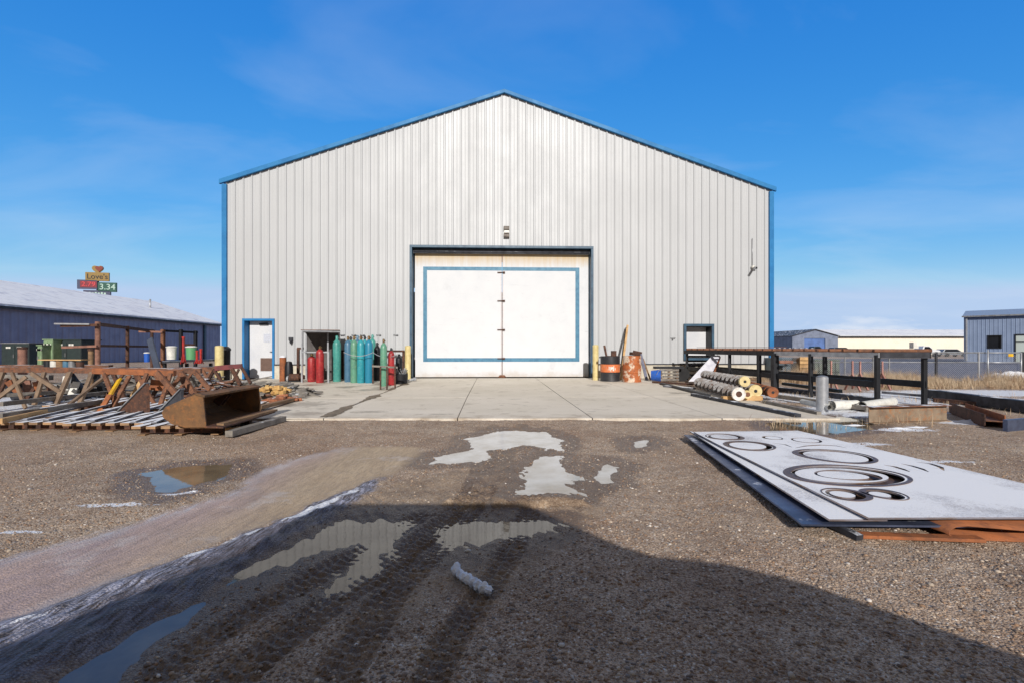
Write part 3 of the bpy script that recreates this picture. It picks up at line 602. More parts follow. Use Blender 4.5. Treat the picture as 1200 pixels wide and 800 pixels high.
def opening_trim(o, dep, mat, name, t=.09, sill=False):
    a, b_, z0, z1 = o; mb = MB()
    mb.box((a - t / 2, (dep - .05) / 2, (z0 + z1) / 2), (t, dep + .05, z1 - z0)); mb.box((b_ + t / 2, (dep - .05) / 2, (z0 + z1) / 2), (t, dep + .05, z1 - z0))
    mb.box(((a + b_) / 2, (dep - .052) / 2, z1 + t / 2), (b_ - a + 2 * t, dep + .052, t))
    if sill: mb.box(((a + b_) / 2, (dep - .052) / 2, z0 - t / 2), (b_ - a + 2 * t, dep + .052, t))
    return mb.build(name, mat, WH, bevel=.006)
opening_trim(MD, .42, m_frame, 'door_surround'); opening_trim(DD, .34, m_trim, 'door_surround', .08); 
# main double door: two leaves with a painted border
lf0, lf1 = MD[0] + .05, MD[1] - .03; seam = WL(588.6, 0)[0]; topz = MD[3]
bz = [WL(590, y)[1] for y in (311.5, 315.8, 419.3, 423.8)]; bu = [WL(x, 0)[0] for x in (494.4, 499, 676, 680.8)]
dm = bpy.data.materials.new('stained_white_door'); dm.use_nodes = True; nt = dm.node_tree; b = nt.nodes['Principled BSDF']
tcn = nt.nodes.new('ShaderNodeTexCoord'); s3 = nt.nodes.new('ShaderNodeSeparateXYZ'); nt.links.new(tcn.outputs['Object'], s3.inputs[0])
n1 = noise(nt, tcn.outputs['Object'], 2.2, 7, .65); n5 = noise(nt, tcn.outputs['Object'], 26, 5, .7)
mpx = nt.nodes.new('ShaderNodeMapping'); mpx.inputs['Scale'].default_value = (9, 1, .6); nt.links.new(tcn.outputs['Object'], mpx.inputs[0]); n3 = noise(nt, mpx.outputs[0], 1.5, 6, .6)
col = mixc(nt, ramp(nt, n1, .4, .7), rgb(212, 214, 218), rgb(206, 209, 214))
tp = mth(nt, 'ADD', mth(nt, 'MULTIPLY', mth(nt, 'SUBTRACT', s3.outputs[2], bz[0] - .02), 1.9), mth(nt, 'MULTIPLY', mth(nt, 'SUBTRACT', n3, .5), .9))
col = mixc(nt, mth(nt, 'MULTIPLY', ramp(nt, tp, 0, .9), .85), col, rgb(190, 162, 112))
bt = mth(nt, 'ADD', mth(nt, 'MULTIPLY', mth(nt, 'SUBTRACT', .3, s3.outputs[2]), 2.2), mth(nt, 'MULTIPLY', mth(nt, 'SUBTRACT', n1, .5), 1.6))
col = mixc(nt, mth(nt, 'MULTIPLY', ramp(nt, bt, .1, .9), .7), col, rgb(190, 172, 150))
sm_ = mth(nt, 'SUBTRACT', .09, mth(nt, 'ABSOLUTE', mth(nt, 'SUBTRACT', s3.outputs[0], seam)))
k = mth(nt, 'MULTIPLY', ramp(nt, mth(nt, 'MULTIPLY', sm_, 11), .1, 1.), ramp(nt, n5, .35, .65)); col = mixc(nt, mth(nt, 'MULTIPLY', k, .6), col, rgb(196, 150, 130))
scf = ramp(nt, noise(nt, tcn.outputs['Object'], 1.1, 9, .75), .58, .66); mps = nt.nodes.new('ShaderNodeMapping'); mps.inputs['Scale'].default_value = (1, 1, 9); nt.links.new(tcn.outputs['Object'], mps.inputs[0])
scr = ramp(nt, noise(nt, mps.outputs[0], 1.6, 8, .75), .62, .68); col = mixc(nt, mth(nt, 'MULTIPLY', mth(nt, 'MAXIMUM', mth(nt, 'MULTIPLY', scf, .35), scr), .4), col, rgb(172, 170, 172))
nt.links.new(col, b.inputs['Base Color']); b.inputs['Roughness'].default_value = .75; b.inputs['Specular IOR Level'].default_value = .2
bp = nt.nodes.new('ShaderNodeBump'); bp.inputs['Strength'].default_value = .2; bp.inputs['Distance'].default_value = .02; nt.links.new(noise(nt, tcn.outputs['Object'], 1.6, 3, .5), bp.inputs['Height']); nt.links.new(bp.outputs[0], b.inputs['Normal'])
for (a, b_, kind) in ((lf0, seam - .012, 0), (seam + .012, lf1, 1)):
    mb = MB(); mb.box(((a + b_) / 2, .36, (topz + .03) / 2 + .01), (b_ - a, .08, topz - .03)); leaf = mb.build('door_leaf', dm, WH, bevel=.004)
    st_ = MB(); yv = .3185
    xa, xb = (bu[0], b_) if kind == 0 else (a, bu[3])
    st_.box(((xa + xb) / 2, yv, (bz[0] + bz[1]) / 2), (xb - xa, .003, bz[0] - bz[1])); st_.box(((xa + xb) / 2, yv, (bz[2] + bz[3]) / 2), (xb - xa, .003, bz[2] - bz[3]))
    xs0, xs1 = (bu[0], bu[1]) if kind == 0 else (bu[2], bu[3])
    st_.box(((xs0 + xs1) / 2, yv, (bz[1] + bz[2]) / 2), (xs1 - xs0, .003, bz[1] - bz[2])); st_.build('painted_border', m_stripe, leaf)
for y in (318, 351.8, 386.2, 420):
    z = WL(588, y)[1]; mb = MB(); mb.box((seam - .08, .295, z), (.2, .035, .035)); mb.box((seam + .065, .285, z), (.09, .06, .06)); mb.cyl((seam - .16, .30, z), (seam - .16, .27, z), .02, n=8)
    mb.build('latch', m_rustd, WH, bevel=.003)
mb = MB(); mb.prism([(-.17, 0), (.17, 0), (.09, .09), (-.09, .09)], lambda a, b_: (seam + a, .24, .02 + b_), lambda a, b_: (seam + a, .31, .02 + b_)); mb.build('floor_stop', m_rust, WH)
mb = MB(); mb.box(((MD[0] + MD[1]) / 2, .2, topz - .1), (MD[1] - MD[0] - .02, .1, .16)); mb.cyl((MD[0] + .03, .14, topz - .13), (MD[1] - .03, .14, topz - .13), .03, n=8); mb.build('header_track', m_darkg, WH)
# man door
a, b_ = DD[0] + .03, DD[1] - .02
mb = MB(); mb.box(((a + b_) / 2, .31, DD[3] / 2 + .01), (b_ - a, .05, DD[3] - .02)); dr = mb.build('door', m_white, WH, bevel=.003)
wu, wz = WL(308.5, 396); mb = MB(); mb.box((wu, .28, wz), (.24, .016, .3)); mb.build('window', M('wired_glass', rgb(208, 212, 224), None, 30, .3, 0, 0), dr)
wu, wz = WL(308.5, 427); mb = MB(); mb.box((wu, .278, wz), (.46, .02, .48)); lv = mb.build('louver_frame', M('brown_louver', rgb(128, 104, 94), None, 9, .6), dr)
mb = MB()
for i in range(11): mb.box((wu, .264, wz - .2 + i * .04), (.4, .012, .022), rx=.5)
mb.build('louver_slat', MATS['brown_louver'], lv)
wu, wz = WL(319, 412); mb = MB(); mb.cyl((wu - .07, .285, wz), (wu - .07, .25, wz), .035, n=10); mb.box((wu - .12, .235, wz), (.15, .02, .025)); mb.build('handle', m_darkg, dr)
wu, wz = WL(303.5, 382.5); mb = MB(); mb.box((wu + .05, .26, DD[3] - .12), (.32, .06, .06)); mb.beam((wu - .1, .25, DD[3] - .1), (wu + .25, .12, DD[3] - .06), .02); mb.build('door_closer', m_darkg, dr)
# window, boarded white
opening_trim(WD, .40, m_dark, 'window_reveal', .02, True)
mb = MB(); t = .09; a, b_, z0, z1 = WD; a -= .02; b_ += .02; z1 += .02; z0 -= .02
mb.box((a - t / 2, -.06, (z0 + z1) / 2), (t, .05, z1 - z0)); mb.box((b_ + t / 2, -.06, (z0 + z1) / 2), (t, .05, z1 - z0)); mb.box(((a + b_) / 2, -.062, z1 + t / 2), (b_ - a + 2 * t, .05, t)); mb.box(((a + b_) / 2, -.062, z0 - t / 2), (b_ - a + 2 * t, .05, t))
wf = mb.build('window', m_frame, WH, bevel=.004); mb = MB(); mb.box(((WD[0] + WD[1]) / 2, .385, (WD[2] + WD[3]) / 2), (WD[1] - WD[0] + .03, .03, WD[3] - WD[2] + .03)); mb.build('pane', m_white, wf)
# wall lamp above door
wu, wz = WL(593.5, 272.5); T = thing('wall_lamp', 'small stacked brown box lamp on the wall right above the large white door', 'lamp', (*building_frame(wu, -.04), wz - .2), WA)
mb = MB(); mb.box((0, -.05, .34), (.22, .1, .13)); mb.box((0, -.05, .06), (.22, .1, .12)); mb.box((0, -.02, .2), (.1, .05, .4)); mb.build('housing', M('brown_lamp_housing', rgb(96, 84, 74), None, 9, .5), T, bevel=.01)
mb = MB(); mb.box((0, -.055, .2), (.19, .09, .1)); mb.build('lens', m_whitep, T, bevel=.01)
wu, wz = WL(342, 398); T = thing('wall_lamp', 'small dark lamp fixed to the wall right of the white personnel door', 'lamp', (*building_frame(wu, -.04), wz - .15), WA)
mb = MB(); mb.box((0, -.04, .18), (.14, .09, .12)); mb.cyl((0, -.05, .12), (0, -.05, .0), .06, .03, 10); mb.build('housing', m_darkg, T, bevel=.006)
# camera + conduit
wu, wz = WL(881, 315); T = thing('security_camera', 'white bullet camera under a grey conduit near the right end of the wall', 'camera', (*building_frame(wu, -.04), wz - .15), WA)
mb = MB(); mb.cyl((0, -.01, .25), (0, -.01, 1.3), .012, n=8); mb.build('conduit', m_galv, T)
mb = MB(); mb.cyl((0, -.0, .2), (.0, -.1, .2), .06, .05, 10); mb.build('bracket', m_whitep, T)
mb = MB(); mb.cyl((.03, -.1, .17), (-.12, -.32, .03), .045, n=10); mb.build('camera_body', m_grey, T)
mb = MB(); mb.box((.09, -.06, .16), (.1, .08, .07)); mb.build('junction_box', m_dark, T)
for i, (x, w_) in enumerate([(402, 'first'), (415, 'second'), (425, 'third'), (444, 'fourth'), (464, 'fifth')]):
    wu, wz = WL(x, 392.5); mb = MB(); bx_, by_ = building_frame(wu, -.05); mb.box((bx_, by_, wz), (.17, .03, .04)); mb.cyl((bx_ - .06, by_, wz), (bx_ - .06, by_ - .06, wz), .012, n=6); mb.cyl((bx_ + .06, by_, wz), (bx_ + .06, by_ - .06, wz), .012, n=6)
    one(mb, 'wall_bracket', m_grey, f'{w_} small grey bracket from the left on the wall above the gas cylinders', 'bracket', 'brackets on the wall above the cylinders')
wu, wz = WL(788, 396); mb = MB(); bx_, by_ = building_frame(wu, -.05); mb.box((bx_, by_, wz), (.2, .03, .03)); mb.box((bx_, by_ - .02, wz - .04), (.05, .04, .06))
one(mb, 'tap', m_grey, 'small grey wall tap left of the window on the right part of the wall', 'tap')

# ------------------------------------------------------------------ other buildings
def shed(name, label, cat, loc, rz, L, W, he, hr, wallm, roofm, openings=(), pitch=.61, ridge_along=True):
    """wall facing local -y, length L along x, ridge along x"""
    T = thing(name, label, cat, loc, rz)
    mb = MB(); ribwall(mb, 0, L, 0, lambda u: he, openings, pitch, .03); mb.box((L / 2, W, he / 2), (L, .05, he)); 
    for u in (0, L): mb.prism([(0, 0), (W, 0), (W, he), (W / 2, hr), (0, he)], lambda a, b_: (u - .03, a + .02, b_), lambda a, b_: (u + .03, a + .02, b_))
    mb.build('wall', wallm, T)
    mb = MB()
    for s in (0, 1):
        y0 = -.35 if s == 0 else W + .35; z0 = he - .35 * (hr - he) / (W / 2)
        mb.prism([(y0, z0 + .03), (W / 2, hr + .03), (W / 2, hr + .2), (y0, z0 + .2)], lambda a, b_: (-.25, a, b_), lambda a, b_: (L + .25, a, b_))
    mb.build('roof', roofm, T); return T
LB = shed('metal_building', 'long slate blue metal building with a snow covered roof on the left', 'building', (-36.1, 14, -.3), R(90 + 3), 48.2, 17.2, 4.5, 7.3, m_lwall, m_snowroof)
mb = MB(); mb.cyl((18.8, 8.2, 7.3), (18.8, 8.2, 7.95), .35, n=12); mb.cyl((18.8, 8.2, 7.95), (18.8, 8.2, 8.15), .5, .2, n=12); mb.build('roof_vent', m_galv, LB)
mb = MB(); mb.cyl((41.5, 4.3, 5.6), (41.5, 4.3, 7.1), .09, n=8); mb.build('roof_pipe', m_galv, LB)
mb = MB(); mb.box((24, -.40, 4.33), (48.6, .12, .2)); mb.build('gutter', m_darkg, LB)
mb = MB(); mb.box((18.7, -.1, 3.1), (.5, .12, .7)); mb.lathe([(.0, .0), (.3, .05), (.25, .3), (0, .4)], (18.7, -.3, 3.5), 12); mb.build('wall_vent', m_dark, LB)
mb = MB(); mb.box((18.5, -.1, 1.9), (.6, .12, .9)); mb.build('electric_box', m_dark, LB)
mb = MB(); mb.box((44.6, -.12, 2.1), (.35, .16, 4.2)); mb.build('downspout', m_frame, LB)

# right building: gable wall facing us
RBx, RBY = (1131 - CX) / F * 50, 50
RB = thing('metal_building', 'blue grey metal building with dark windows at the right edge', 'building', (RBx, RBY, -.35), R(-46))
WDR = [(1.7, 2.66, 1.4, 2.72), (3.65, 5.2, .0, 2.80)]
mb = MB(); ribwall(mb, 0, 16, 0, lambda u: 4.72, WDR, .305, .03); mb.prism([(0, 0), (14, 0), (14, 4.72), (7, 5.6), (0, 4.72)], lambda a, b_: (-.03, a + .02, b_), lambda a, b_: (.03, a + .02, b_)); mb.build('wall', m_rwall, RB)
mb = MB()
for s_ in (0, 1):
    y0 = -.3 if s_ == 0 else 14.3; mb.prism([(y0, 4.70), (7, 5.62), (7, 5.74), (y0, 4.82)], lambda a, b_: (-.2, a, b_), lambda a, b_: (16.2, a, b_))
mb.build('roof', m_galv, RB); mb = MB(); mb.box((8, -.36, 4.74), (16.5, .14, .14)); mb.build('gutter', m_grey, RB)
mb = MB(); mb.box((.12, -.12, 2.35), (.14, .12, 4.5)); mb.build('downspout', m_galv, RB); mb = MB(); mb.box((.05, -.05, 2.35), (.3, .05, 4.7)); mb.build('corner_trim', m_rwall, RB)
for a, b_, c_, d_ in WDR:
    mb = MB(); t = .08
    mb.box((a, -.02, (c_ + d_) / 2), (t, .12, d_ - c_)); mb.box((b_, -.02, (c_ + d_) / 2), (t, .12, d_ - c_)); mb.box(((a + b_) / 2, -.021, d_), (b_ - a + t, .12, t)); mb.box(((a + b_) / 2, -.021, c_ + .04), (b_ - a + t, .12, t))
    f_ = mb.build('window', m_dark, RB); mb = MB(); mb.box(((a + b_) / 2, .08, (c_ + d_) / 2), (b_ - a, .03, d_ - c_)); mb.build('pane', m_glass if a < 3 else plain('pale_pane', rgb(190, 200, 196), .3), f_)
    if a > 3:
        mb = MB(); mb.box(((a + b_) / 2, .03, d_ - .75), (b_ - a, .04, .06)); mb.build('mullion', m_dark, f_)
# far cream building
def far(px, py, Y): x, _, z = A(px, py, Y); return x, z
FY = 110.; cx0, _ = far(982, 0, FY); cx1, _ = far(1290, 0, FY); ez = far(0, 394, FY)[1]; rz_ = far(0, 387.3, FY + 10)[1]
FB = shed('long_building', 'long cream building with a pale roof on the horizon at the right', 'building', (cx0, FY, -.5), 0, cx1 - cx0, 20, ez + .5, rz_ + .5, m_cream, m_snowroof, pitch=1.2)
mb = MB(); mb.box(((cx1 - cx0) / 2, -.45, ez + .38), (cx1 - cx0, .2, .32)); mb.build('gutter', m_darkg, FB)
gx0, gx1 = far(928.5, 0, FY - 4)[0], far(982, 0, FY - 4)[0]; gz, gp = far(0, 394, FY - 4)[1] + .5, far(0, 386.8, FY - 4)[1] + .5
GB = thing('gabled_building', 'grey gabled building with a blue roller shutter on the horizon, beside the cream one', 'building', (gx0, FY - 4, -.5)); gw = gx1 - gx0
o0, o1 = far(941, 0, FY - 4)[0] - gx0, far(967, 0, FY - 4)[0] - gx0; oz = far(0, 396.3, FY - 4)[1] + .5
mb = MB(); ribwall(mb, 0, gw, 0, lambda u: gp - (gp - gz) * abs(u - gw / 2) / (gw / 2), [(o0, o1, 0, oz)], .9, .04); mb.box((.05, 11.9, gz / 2), (.08, 23.6, gz)); mb.box((gw - .05, 11.9, gz / 2), (.08, 23.6, gz)); mb.build('wall', M('far_grey_wall', rgb(122, 132, 156), None, 1, .6), GB)
mb = MB()
for s in (0, 1): mb.prism([(0 if s == 0 else gw, gz + .03), (gw / 2, gp + .03), (gw / 2, gp + .22), (-.3 if s == 0 else gw + .3, gz + .1)], lambda a, b_: (a, -.3, b_), lambda a, b_: (a, 23.8, b_))
mb.build('roof', m_darkg, GB); mb = MB(); mb.box(((o0 + o1) / 2, .2, oz / 2), (o1 - o0, .1, oz)); mb.build('shutter', m_fardoor, GB)
hx0 = far(909, 0, 170)[0]; hw = far(926, 0, 170)[0] - hx0
T = thing('house', 'tiny grey gabled house on the horizon between the warehouse and the grey shed', 'house', (hx0, 170, -.5)); hz0 = far(0, 405, 170)[1] + .5; hz1 = far(0, 401.8, 170)[1] + .5
mb = MB(); mb.prism([(0, 0), (hw, 0), (hw, hz0), (hw / 2, hz1), (0, hz0)], lambda a, b_: (a, 0, b_), lambda a, b_: (a, 9, b_)); mb.build('wall', MATS['far_grey_wall'], T)
mb = MB()
for s in (0, 1): mb.prism([(-.4 if s == 0 else hw + .4, hz0), (hw / 2, hz1 + .05), (hw / 2, hz1 + .4), (-.4 if s == 0 else hw + .4, hz0 + .3)], lambda a, b_: (a, -.4, b_), lambda a, b_: (a, 9.4, b_))
mb.build('roof', m_darkg, T); mb = MB(); mb.box((hw * .3, -.05, 1.6), (1.1, .08, 1.1)); mb.build('window', m_glass, T)

# ------------------------------------------------------------------ fuel sign
SY = 95.; sx, sz_t = far(113.5, 313, SY); T = thing('price_sign', 'tall fuel station price sign with a yellow heart above the snowy roof', 'sign', (sx, SY, -.4), R(14))
def sp(px, py): return ((px - 113.5) / F * SY, H - (py - CY) / F * SY + .4)
mb = MB(); mb.cyl((0, .3, 0), (0, .3, sp(0, 318)[1]), .22, n=10); mb.build('pole', m_dark, T)
def panel(x0, y0, x1, y1, mat, nm='panel', th=.35):
    a, zt_ = sp(x0, y0); b_, zb_ = sp(x1, y1); mb = MB(); mb.box(((a + b_) / 2, 0, (zt_ + zb_) / 2), (b_ - a, th, zt_ - zb_)); return mb.build(nm, mat, T, bevel=.03)
def text(s, px, py, hpx, mat, parent, yo=-.2, wmul=1.):
    cu = bpy.data.curves.new('lettering', 'FONT'); cu.body = s; cu.size = hpx / F * SY * 1.35; cu.extrude = .02; cu.align_x = 'CENTER'; cu.align_y = 'CENTER'; cu.offset = .012
    t = bpy.data.objects.new('tmp', cu); COL.objects.link(t); bpy.context.view_layer.update()
    me = bpy.data.meshes.new_from_object(t.evaluated_get(bpy.context.evaluated_depsgraph_get())); bpy.data.objects.remove(t); 
    me.materials.clear(); me.materials.append(mat); o = bpy.data.objects.new('lettering', me); COL.objects.link(o); o.parent = parent
    x, z = sp(px, py); o.location = (x, yo, z); o.rotation_euler = (R(90), 0, 0); o.scale = (wmul, 1, 1); return o
m_sy = plain('sign_yellow', rgb(140, 112, 52)); m_sr = plain('sign_red', rgb(120, 28, 44)); m_sg = plain('sign_green', rgb(14, 78, 66)); m_sb = plain('sign_navy', rgb(60, 66, 96)); m_st = plain('sign_black', rgb(30, 26, 26)); m_sw = plain('sign_white', rgb(168, 196, 186))
p = panel(102.5, 319.5, 126, 329.5, m_sy); text("Love's", 114.5, 324.6, 6.2, m_st, p)
p = panel(94.5, 328.5, 114.3, 339.2, m_sb); p2 = panel(97.5, 330, 114, 337.5, m_sr, 'price_display', .42); text("2.79", 106, 333.8, 5.5, plain('led_red', rgb(200, 60, 70)), p2, -.24, 1.1)
p = panel(114.8, 331, 133.5, 342, m_sg); text("3.34", 124.5, 336.5, 7, m_sw, p, -.2, 1.0)
p = panel(100.5, 340.5, 127.5, 348, m_sb)
mb = MB()
for i in range(7): a, z = sp(104 + i * 3, 344.2); mb.box((a, -.19, z), (.34, .02, .5 if i % 2 else .34))
mb.build('lettering', m_sw, p)
def heart(cx_, cy_, r, mat, yo, nm):
    pts = [];
    for i in range(28):
        t = 2 * math.pi * i / 28; pts.append((16 * math.sin(t) ** 3 / 16 * r, (13 * math.cos(t) - 5 * math.cos(2 * t) - 2 * math.cos(3 * t) - math.cos(4 * t)) / 16 * r))
    a, z = sp(cx_, cy_); mb = MB(); mb.prism(pts, lambda u, v: (a + u, yo, z + v), lambda u, v: (a + u, yo + .2, z + v)); mb.build(nm, mat, T)
heart(114.2, 315.8, 1.0, m_sy, .0, 'heart_panel'); heart(116, 315, .68, plain('heart_brown', rgb(120, 40, 24)), -.12, 'heart_emblem')

# ------------------------------------------------------------------ vehicles far off
def vehicle(name, label, cat, px0, px1, Y, ztop, mat, pickup=False, rz=0):
    x0, x1 = far(px0, 0, Y)[0], far(px1, 0, Y)[0]; L = 5.3; k = (x1 - x0) / L; bz_ = float(base_z(x0, Y)); T = thing(name, label, cat, ((x0 + x1) / 2, Y, bz_), rz)
    h = ztop - bz_; s = h / 1.85; L = x1 - x0; X = lambda u: (u - .5) * L
    if pickup: prof = [(0, .5), (0, 1.15), (.38, 1.18), (.40, 1.25), (.44, 1.75), (.47, 1.82), (.62, 1.82), (.66, 1.75), (.76, 1.25), (.97, 1.12), (1, .95), (1, .5)]
    else: prof = [(0, .45), (0, 1.1), (.04, 1.25), (.1, 1.72), (.14, 1.8), (.55, 1.82), (.6, 1.75), (.74, 1.2), (.96, 1.05), (1, .85), (1, .45)]
    mb = MB(); mb.prism([(X(a), b_ * s) for a, b_ in prof], lambda a, b_: (a, -.9, b_), lambda a, b_: (a, .9, b_)); mb.build('body', mat, T, bevel=.06)
    gl = [(.45, 1.27), (.475, 1.7), (.615, 1.7), (.72, 1.27)] if pickup else [(.07, 1.22), (.12, 1.7), (.56, 1.7), (.68, 1.22)]
    mb = MB(); mb.prism([(X(a), b_ * s) for a, b_ in gl], lambda a, b_: (a, -.915, b_), lambda a, b_: (a, .915, b_)); mb.build('side_window', m_glass, T)
    for u in (.19, .81):
        for y in (-.82, .82): mb = MB(); mb.cyl((X(u), y - .12, .36), (X(u), y + .12, .36), .37, n=16); mb.build('wheel', m_tyre, T)
    return T
vehicle('pickup_truck', 'white pickup truck parked before the long cream building beyond the fence', 'pickup truck', 1062, 1097, 84, far(0, 405, 84)[1], plain('white_car_paint', rgb(214, 218, 224), .3), True)
vehicle('parked_car', 'grey car parked right of the white pickup beyond the fence', 'car', 1099, 1130, 86, far(0, 408.6, 86)[1], plain('grey_car_paint', rgb(120, 126, 134), .3))
vehicle('parked_car', 'dark car parked left of the white pickup, low on the horizon', 'car', 1028, 1058, 88, far(0, 409, 88)[1], plain('slate_car_paint', rgb(96, 104, 118), .3))
vehicle('parked_car', 'black car parked at the right corner of the grey gabled building', 'car', 972, 1000, 95, far(0, 406.8, 95)[1], plain('black_car_paint', rgb(40, 42, 48), .3))
vehicle('pickup_truck', 'dark pickup truck parked before the blue roller shutter', 'pickup truck', 938, 968, 95, far(0, 405.5, 95)[1], plain('teal_car_paint', rgb(48, 62, 68), .3), True)
# the pickup parked broadside behind the photographer; its shadow fills the foreground
T = thing('pickup_truck', 'dark pickup parked behind the viewer, casting the rounded shadow on the mud', 'pickup truck', (0, -1.6, 0))
prof = [(-2.9, .5), (-2.85, .95), (-1.95, 1.03), (-1.80, 1.12), (-1.55, 1.31), (-1.27, 1.52), (-1.17, 1.78), (-1.10, 1.86), (-.9, 1.88), (.32, 1.88), (.48, 1.80), (.85, 1.55), (1.0, 1.49), (1.35, 1.45), (1.62, 1.36), (1.95, 1.18), (2.3, .98), (2.7, .85), (2.75, .5)]
mb = MB(); mb.prism(prof, lambda a, b_: (a, .9, b_), lambda a, b_: (a, -.9, b_)); mb.build('body', plain('navy_car_paint', rgb(40, 46, 60), .35), T, bevel=.05)
mb = MB(); mb.prism([(-1.05, 1.35), (-.98, 1.72), (.3, 1.72), (.62, 1.38)], lambda a, b_: (a, .912, b_), lambda a, b_: (a, -.912, b_)); mb.build('side_window', m_glass, T)
for u in (-2.0, 1.85):
    for s in (-.8, .8): mb = MB(); mb.cyl((u, s - .13, .4), (u, s + .13, .4), .4, n=20); wh = mb.build('wheel', m_tyre, T)

# ------------------------------------------------------------------ bollards
def bollard(px, yt, yb, d, label, mat=m_yellow, zb=.0, capm=None):
    x, y, _ = G(px, yb, zb); zt_ = H - (yt - CY) * y / F; T = thing('bollard', label, 'bollard', (x, y, zb))
    mb = MB(); mb.cyl((0, 0, -.05), (0, 0, zt_ - zb - .03), d / 2, n=20); mb.build('post', mat, T)
    mb = MB(); mb.lathe([(d / 2, 0), (d / 2 * .9, .02), (d / 4, .035), (0, .04)], (0, 0, zt_ - zb - .03), 20); mb.build('cap', capm or mat, T); return T
bollard(478, 405, 445, .21, 'cream yellow bollard left of the large white door')
bollard(698, 404, 445.5, .21, 'cream yellow bollard right of the large white door')
bollard(257, 405, 449, .25, 'cream yellow bollard at the left corner of the warehouse')
bollard(963.5, 440, 484, .19, 'short grey pipe post standing in the puddle on the right', m_galv, -.03, m_grey)

# ------------------------------------------------------------------ gas cylinders
def gas_cylinder(mat, h, r, label, capm=None, group='gas cylinders beside the cage'):
    T = thing('gas_cylinder', label, 'gas cylinder', (0, 0, 0), 0, group)
    mb = MB(); mb.lathe([(r * .92, 0), (r, .02), (r, h * .80), (r * .93, h * .84), (r * .72, h * .875), (r * .42, h * .90), (r * .30, h * .92)], n=20); mb.build('tank', mat, T)
    mb = MB(); mb.lathe([(r * .34, h * .915), (r * .34, h * .985), (r * .2, h), (0, h)], n=12); mb.cyl((0, 0, h * .955), (r * .55, 0, h * .955), .014, n=8); mb.build('valve_cap', capm or m_brass, T)
    return T
def spot(px, yb): x, y, _ = G(px, yb, .02); return (x, y, .02)
protos = {}
CYL = [(365.3, 447, 'r', .93, .13, m_red, 'short red gas cylinder at the left inside the open steel cage', None),
       (375, 448, 'r', 1.18, .125, m_red, 'red gas cylinder with an orange shoulder, middle of the steel cage', None),
       (387, 441.8, 'r', .98, .12, m_red, 'red gas cylinder between the cage and the first teal one', None),
       (394.8, 446.7, 't', 1.52, .132, m_teal, 'tall teal gas cylinder standing alone at the right side of the cage', m_teal),
       (407.8, 447.2, 't', 1.50, .112, m_slate, 'tall blue grey gas cylinder, leftmost of the tight row on the pad', None),
       (415, 448, 't', 1.50, .115, m_sage, 'tall pale sage gas cylinder in the tight row', None),
       (423, 448.3, 't', 1.50, .122, m_aqua, 'tall bright aqua gas cylinder in the middle of the tight row', None),
       (432.3, 448.3, 't', 1.50, .125, plain('deep_cyan_paint', rgb(40, 128, 158), .4), 'tall deep cyan gas cylinder, rightmost of the tight row', None),
       (411, 444.3, 't', 1.52, .115, m_teal, 'teal gas cylinder in the second row, behind the blue grey one', m_dark),
       (419, 444.3, 't', 1.56, .115, m_slate, 'blue grey gas cylinder in the second row, behind the sage and aqua ones', m_slate),
       (427.5, 444.3, 't', 1.54, .115, m_aqua, 'aqua gas cylinder with a dark valve in the second row', m_dark),
       (436.5, 444.6, 't', 1.58, .115, m_teal, 'teal gas cylinder at the right end of the second row', m_teal),
       (442, 445.5, 't', 1.3, .11, m_dark, 'black gas cylinder behind the low wooden rail', m_dark),
       (449.6, 452, 't', 1.38, .098, m_sage, 'slim sage green gas cylinder behind the wooden rail', m_brass),
       (458.5, 451, 'r', 1.12, .098, m_red, 'red gas cylinder with a black cap right of the wooden rail', m_dark),
       (467.5, 447.5, 't', .92, .11, m_dark, 'short black gas cylinder near the left door bollard', m_dark)]
for (px, yb, k, h, r, mt, lab, cap) in CYL:
    c_ = gas_cylinder(mt, h, r, lab, cap); c_.location = spot(px, yb); c_.rotation_euler.z = random.uniform(-.5, 1.)
# cage
def P0(px, yb, z=.02): x, y, _ = G(px, yb, .02); return Vector((x, y, z))
T = thing('cylinder_cage', 'open grey steel cage with a dark back holding red gas cylinders', 'cage', tuple(P0(375, 446)))
fl, fr, bl, br = P0(354, 448), P0(385, 448), P0(359, 444.2), P0(397.5, 444.2); hz = 1.66
fr_far = P0(397.5, 446)
mb = MB()
for p_ in (fl, bl, br): mb.beam(p_, p_ + Vector((0, 0, hz)), .05, .05)
mb.beam(fr, fr + Vector((0, 0, 1.0)), .05, .05); mid_ = P0(384.5, 445.2); mb.beam(mid_, mid_ + Vector((0, 0, hz)), .05, .05)
for z in (hz, ): 
    up = Vector((0, 0, z)); mb.beam(fl + up, fr_far + up, .05); mb.beam(bl + up, br + up, .05); mb.beam(fl + up, bl + up, .05); mb.beam(fr_far + up, br + up, .05)
mb.beam(fl + Vector((0, 0, .98)), fr + Vector((0, 0, .98)), .04); mb.build('frame', m_galv, T, world=True)
mb = MB(); d_ = Vector((0, .03, 0)); mb.add([bl + d_, br + d_, br + d_ + Vector((0, 0, hz)), bl + d_ + Vector((0, 0, hz))], [(0, 1, 2, 3)]); mb.build('back_panel', M('cage_back', rgb(96, 92, 90), rgb(74, 70, 70), 4, .7), T, world=True, solid=.01)
mb = MB(); mb.add([fl + Vector((-.03, -.03, hz + .03)), fr_far + Vector((.03, -.03, hz + .05)), br + Vector((.03, .03, hz + .03)), bl + Vector((-.03, .03, hz + .06))], [(0, 1, 2, 3)]); mb.build('roof_sheet', m_rusts, T, world=True, solid=.02)
mb = MB(); mb.add([br + Vector((0, 0, 0)), fr_far, fr_far + Vector((0, 0, hz)), br + Vector((0, 0, hz))], [(0, 1, 2, 3)]); mb.build('side_panel', MATS['cage_back'], T, world=True, solid=.01)
